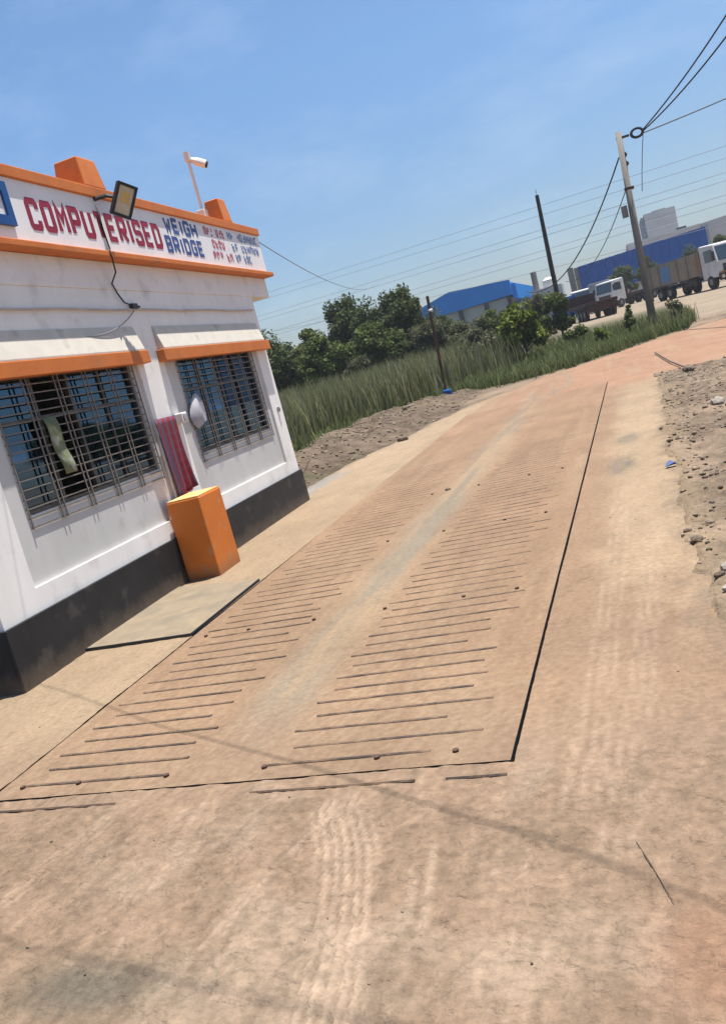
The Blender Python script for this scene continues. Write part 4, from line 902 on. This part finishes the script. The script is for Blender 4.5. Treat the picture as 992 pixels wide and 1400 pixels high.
trees = [  # proto, x, y, top z, width scale, label
 (protoA, -19.4, 45.5, 5.2, 1.3, 'dark bushy tree directly right of the office wall corner, leftmost of the wood'),
 (protoB, -17.5, 48.5, 5.1, 1.1, 'mid green tree second from the left in the wood behind the tall grass'),
 (protoC, -16.7, 54, 7.3, 1.0, 'tall dark tree forming the left peak of the wood skyline'),
 (protoA, -14.7, 52, 5.9, .9, 'dark tall tree forming the middle peak of the wood skyline'),
 (protoC, -12.1, 50, 6.5, .95, 'slender dark tree standing highest at the right end of the wood'),
 (protoB, -13.5, 47.5, 4.4, 1.25, 'lower mid green tree in front of the middle peak of the wood'),
 (protoD, -10.6, 48, 4.0, 1.1, 'low grey green tree left of the rusty iron post'),
 (protoA, -23.5, 52, 5.6, 1.2, 'dark tree mostly hidden behind the office corner'),
 (protoB, -16.2, 46, 4.4, 1.0, 'mid green tree low in front of the left peak of the wood'),
 (protoD, -8.5, 50, 3.5, 1.05, 'grey green low tree under the blue shed right of the iron post'),
 (protoB, -6.7, 53, 3.2, .85, 'mid green low tree below the right end of the blue shed'),
 (protoA, -11.5, 56, 4.4, .95, 'dark low tree behind the gap between wood and blue shed'),
 (protoD, -4.8, 52, 4.0, .72, 'narrow grey green tree left of the dark wooden pole'),
 (protoC, .4, 117, 6.7, 1.45, 'dark round tree just left of the concrete utility pole'),
 (protoB, 2.4, 81, 5.3, .62, 'slim mid green tree just right of the concrete utility pole'),
 (protoA, 7.2, 98, 5.6, .85, 'dark tree behind the tan body of the tipper truck'),
 (protoB, 10.0, 97, 6.0, .95, 'mid green tree behind the white truck cab at the right edge'),
 (protoC, 12.6, 99, 7.6, .8, 'tall dark tree poking over the grey warehouse at the right edge'),
 (protoA, 14.5, 42, 2.6, 1.3, 'added dark tree, unseen right of the bend, for the window reflection, nearest the road'),  # trees from here on added out of view to darken the window reflections
 (protoB, 18.0, 46, 3.0, 1.4, 'added mid green tree, unseen right of the bend, for the window reflection'),
 (protoA, 22.0, 50, 3.3, 1.4, 'farthest added dark tree, unseen right of the bend, for the window reflection'),
 (protoB, 11.5, 38, 2.2, 1.2, 'lowest added mid green tree, unseen right of the bend, for the window reflection'),
]
used = set()
for pr, x, y, top, ws, lab in trees:
    o = pr if pr.name not in used else copy_tree(pr)
    used.add(pr.name); z = zg(x, y); sc_ = (top - z) / 5.0
    o.location = (x, y, z); o.scale = (ws * (.55 + .45 * sc_), ws * (.55 + .45 * sc_), sc_); o.rotation_euler = (0, 0, random.uniform(0, 6.28))
    tag(o, lab, 'tree', GRP if y < 60 else 'trees round the yard')
ORD = 'first second third fourth fifth sixth seventh eighth ninth tenth eleventh twelfth thirteenth fourteenth fifteenth sixteenth seventeenth'.split()
for i in range(17):
    x = -23 + i * 1.05 + random.uniform(-.3, .3); y = 44.5 + random.uniform(0, 4.5) + max(0, i - 9) * .3; o = copy_tree((protoB, protoA, protoD)[i % 3])
    z = zg(x, y); top = 1.9 + .8 * random.random() + (.5 if i < 11 else 0)
    o.name = 'bush'; o.location = (x, y, z); o.scale = (.72, .72, top / 5.0); o.rotation_euler = (0, 0, random.uniform(0, 6))
    tag(o, 'low %s bush below the wood behind tall grass, %s from the left' % (('mid green', 'dark', 'grey green')[i % 3], ORD[i]), 'bush', 'undergrowth bushes below the wood')
def shrub(x, y, H, R, n, size, lm, seed, label, clumps=16, trunk=.12):
    t = make_tree('shrub', H, R, n, size, lm, seed, trunk, label, 'shrubs along the road', 'shrub', clumps); t.location = (x, y, zg(x, y)); return t
shrub(-4.3, 37.6, 2.65, 1.5, 3200, .13, 'leaf_yellow', 11, 'broad leaved yellow green shrub between blue shed and road', 22)
shrub(-3.2, 45.5, 2.6, 1.15, 4500, .085, 'leaf_mid', 12, 'dense upright green shrub at the foot of the dark wooden pole')
shrub(.0, 36.6, 1.45, .45, 1300, .06, 'leaf_dark', 13, 'thin dark shrub left of the utility pole foot', 10)
shrub(1.75, 37.2, 1.15, .5, 600, .06, 'leaf_grey', 14, 'wispy grey green weed right of the utility pole foot', 10)
shrub(-2.3, 41.0, .9, .8, 900, .08, 'leaf_mid', 15, 'low green shrub in the grass below the flatbed truck', 10)
shrub(-6.6, 40.0, 2.0, 1.3, 3000, .085, 'leaf_grey', 16, 'grey green shrub left of the broad leaved one', 14)
shrub(-1.1, 36.6, .75, .5, 500, .09, 'leaf_yellow', 17, 'small pale green shrub in the grass near the thin dark one', 8)
# tall reeds
def blades(n, pos, hmin, hmax, wid, rs_, lean=.25, plume=0.0):
    P = pos; h = rs_.uniform(hmin, hmax, len(P)); n = len(P)
    an = rs_.random(n) * 6.283; dx = np.cos(an); dy = np.sin(an); ln = h * lean * rs_.random(n)
    wx = -dy; wy = dx; z0 = zf(P[:, 1])
    V = np.zeros((n, 6, 3)); w = wid * (.7 + .6 * rs_.random(n))
    for k, (t, ww) in enumerate(((0, 1), (.55, .85), (1, .18))):
        cx = P[:, 0] + dx * ln * t * t; cy = P[:, 1] + dy * ln * t * t; cz = z0 + h * t * (1 - .08 * t)
        V[:, 2 * k] = np.stack([cx - wx * w * ww, cy - wy * w * ww, cz], -1); V[:, 2 * k + 1] = np.stack([cx + wx * w * ww, cy + wy * w * ww, cz], -1)
    b0 = np.arange(n)[:, None] * 6
    F = np.concatenate([b0 + np.array([0, 1, 3, 2]), b0 + np.array([2, 3, 5, 4])]).reshape(-1, 4)
    return V.reshape(-1, 3), F
def scatter(n, x0, x1, y0, y1, fn, rs_):
    out = []; tot = 0
    while tot < n:
        x = rs_.uniform(x0, x1, n); y = rs_.uniform(y0, y1, n); p_ = fn(x, y); k = rs_.random(n) < p_
        out.append(np.stack([x[k], y[k]], -1)); tot += k.sum()
    return np.concatenate(out)[:n]
def reed_p(x, y):
    g_ = grass_sd(x, y); patch = sstep(.30, .55, fbm(x * .8, y * .8, 3))
    edge = np.where(x < -6.2, sstep(.3, 1.3, g_), sstep(4.0, 7.5, g_))
    return edge * (.35 + .65 * patch) * (.35 + .65 * sstep(8, 2, g_)) * sstep(-3.5, -5.5, x)
rs1 = np.random.default_rng(21)
rp = scatter(30000, -30, -4, 14, 48, reed_p, rs1)
V, F = blades(0, rp, .9, 1.75, .022, rs1, .32)
o = np_mesh('tall_grass', V, F, M['reed'], smooth=False); tag(o, 'tall grey green reeds filling the bank beyond the road', 'tall grass', None, 'stuff')
def short_p(x, y):
    g_ = grass_sd(x, y) + (fbm(x * 2, y * 2, 3) - .5) * 1.2
    return sstep(-.15, .5, g_) * (.25 + .75 * sstep(5, 1, g_)) * np.where(x > -6, 1, .7)
sp = scatter(26000, -12, 3.2, 15, 46, short_p, rs1)
V, F = blades(0, sp, .10, .50, .016, rs1, .6)
o = np_mesh('grass', V, F, M['short_grass'], smooth=False); tag(o, 'short green grass and weeds along the road edge', 'grass', None, 'stuff')
wp = scatter(420, .2, 2.7, 35.3, 39.5, lambda x, y: np.exp(-((x - 1.5) / .7) ** 2 - ((y - 37.2) / 1.2) ** 2), rs1)
V, F = blades(0, wp, .25, .85, .016, rs1, .45)
o = np_mesh('weeds', V, F, M['reed'], smooth=False); tag(o, 'dry weeds round the foot of the utility pole', 'weeds', None, 'stuff')

# ------------------------------------------------------------------ stones and litter
def rock(rs_, n=1):
    bm = bmesh.new(); bmesh.ops.create_icosphere(bm, subdivisions=1, radius=1)
    V0 = np.array([v.co[:] for v in bm.verts]); F0 = np.array([[v.index for v in f_.verts] for f_ in bm.faces]); bm.free()
    return V0, F0
V0, F0 = rock(rs1)
def scatter_rocks(name, pts, smin, smax, label, seed):
    r5 = np.random.default_rng(seed); n = len(pts); s_ = smin + (smax - smin) * r5.random(n) ** 2.4
    jit = 1 + .35 * (r5.random((n, len(V0), 3)) - .5)
    ax = (.6 + .8 * r5.random((n, 1, 3))) * np.array((1, 1, .62))
    a = r5.random(n) * 6.283; ca, sa = np.cos(a)[:, None], np.sin(a)[:, None]
    W = V0[None] * jit * ax * s_[:, None, None]
    Xr = W[..., 0] * ca - W[..., 1] * sa; Yr = W[..., 0] * sa + W[..., 1] * ca
    W = np.stack([Xr + pts[:, 0:1], Yr + pts[:, 1:2], W[..., 2] + pts[:, 2:3] + s_[:, None] * .2], -1)
    F_ = (F0[None] + (np.arange(n) * len(V0))[:, None, None]).reshape(-1, 3)
    c = np.repeat((np.array((.190, .145, .105))[None] * (.55 + .70 * r5.random((n, 1))) * (1 + .12 * (r5.random((n, 3)) - .5))), len(V0), 0)
    o = np_mesh(name, W.reshape(-1, 3), F_, M['earth'], colors=np.clip(c, 0, 1), smooth=False)
    return tag(o, label, None, None, 'stuff')
gp_ = scatter(5000, .0, 3.4, 3.6, 20, lambda x, y: sstep(.02, -.1, road_sd(x, y)) * (.3 + .7 * sstep(.45, .6, fbm(x * 2, y * 1.2, 3))), rs1)
gp_ = np.c_[gp_, np.maximum(gz_at(gp_[:, 0], gp_[:, 1]), zf(gp_[:, 1]))]
scatter_rocks('gravel', gp_, .006, .036, 'grey brown rubble and gravel right of the pale strip', 31)
bp = scatter(1500, -8.8, -4.8, 13, 30, lambda x, y: sstep(.02, -.2, road_sd(x, y)) * sstep(.3, -.2, grass_sd(x, y)), rs1)
bp = np.c_[bp, np.maximum(gz_at(bp[:, 0], bp[:, 1]), zf(bp[:, 1]))]
scatter_rocks('bank_rubble', bp, .010, .055, 'earth clods and rubble on the bank between grass and road', 32)
pb_ = scatter(240, -4.5, .3, 1.6, 14, lambda x, y: sstep(.0, .1, road_sd(x, y)) * (.25 + .75 * sstep(3.4, 2.6, y)), rs1)
pb_ = np.c_[pb_, zf(pb_[:, 1])]
scatter_rocks('pebbles', pb_, .002, .008, 'tiny pebbles strewn over the dirt', 33)
def stone(x, y, r, label, m='rock'):
    bm = bmesh.new(); bmesh.ops.create_icosphere(bm, subdivisions=2, radius=r)
    rr_ = random.Random(int(x * 1000) + int(y * 77))
    ax = (rr_.uniform(.8, 1.4), rr_.uniform(.7, 1.1), rr_.uniform(.5, .75))
    for v in bm.verts:
        k = 1 + rr_.uniform(-.14, .14); v.co = Vector((v.co.x * ax[0] * k, v.co.y * ax[1] * k, v.co.z * ax[2] * k))
    me = bpy.data.meshes.new('stone'); bm.to_mesh(me); bm.free(); me.materials.append(M[m])
    o = link_mesh('stone', me); o.location = (x, y, max(zg(x, y), float(gz_at(x, y))) + r * .35); return tag(o, label, 'stone', 'loose stones at the road edges')
stone(.27, 5.25, .045, 'pale stone at the right edge of the photo, upper of two beside the rubble edge', 'pale_stone')
stone(.235, 4.93, .04, 'pale stone at the right edge of the photo, lower of two beside the rubble edge', 'pale_stone')
stone(.15, 6.08, .04, 'dark stone right on the wavy rubble edge')
stone(.93, 12.7, .10, 'whitish flat stone far out in the rubble field', 'pale_stone')
stone(-2.50, 10.45, .045, 'flat grey stone lying in the middle of the weighbridge deck')
stone(-5.15, 18.5, .11, 'grey rock at the left road edge below the grass bank')
stone(-6.6, 25.2, .15, 'brown rock on the earth bank near the rusty post')
stone(.95, 18.8, .14, 'dark rock at the end of the black hose by the red bend')
bs = MB().add([(0, 0, .02), (.10, .02, .05), (.13, .09, .02), (.03, .10, .045), (.06, .05, .075)], [(0, 1, 4), (1, 2, 4), (2, 3, 4), (3, 0, 4), (0, 3, 2, 1)]).build('plastic_scrap', M['blue_letter'], None)
bs.location = (.06, 8.98, .0); tag(bs, 'crumpled blue plastic scrap on the rubble edge', 'litter')
hs = MB().tube([(.55, 26.8, zg(0, 26.8) + .05), (.66, 24.6, zg(0, 24.6) + .05), (.76, 22.4, .05), (.9, 20.3, .05), (1.02, 18.9, .06)], .016, 6).build('hose', M['cable'], None)
tag(hs, 'black hose lying across the red track into the rubble', 'hose')
tw = MB().tube([(-.30, 2.62, .012), (-.26, 2.50, .014), (-.20, 2.31, .012)], [.0015, .002, .001], 5).build('twig', M['bark'], None)
tag(tw, 'thin dark twig lying on the dirt at lower right', 'twig')
air = bpy.data.materials.new('air'); air.use_nodes = True; an_ = air.node_tree.nodes; an_.remove(an_['Principled BSDF'])
pv_ = an_.new('ShaderNodeVolumePrincipled'); pv_.inputs['Density'].default_value = .00042; pv_.inputs['Color'].default_value = (.90, .94, 1, 1); pv_.inputs['Anisotropy'].default_value = .2
air.node_tree.links.new(pv_.outputs[0], an_['Material Output'].inputs['Volume'])
tag(MB().box(-4300, 4300, -4300, 4300, -2, 22).build('haze', air, None), kind='stuff')
print('TRIS', sum(len(o.data.polygons) for o in bpy.data.objects if o.type == 'MESH'))
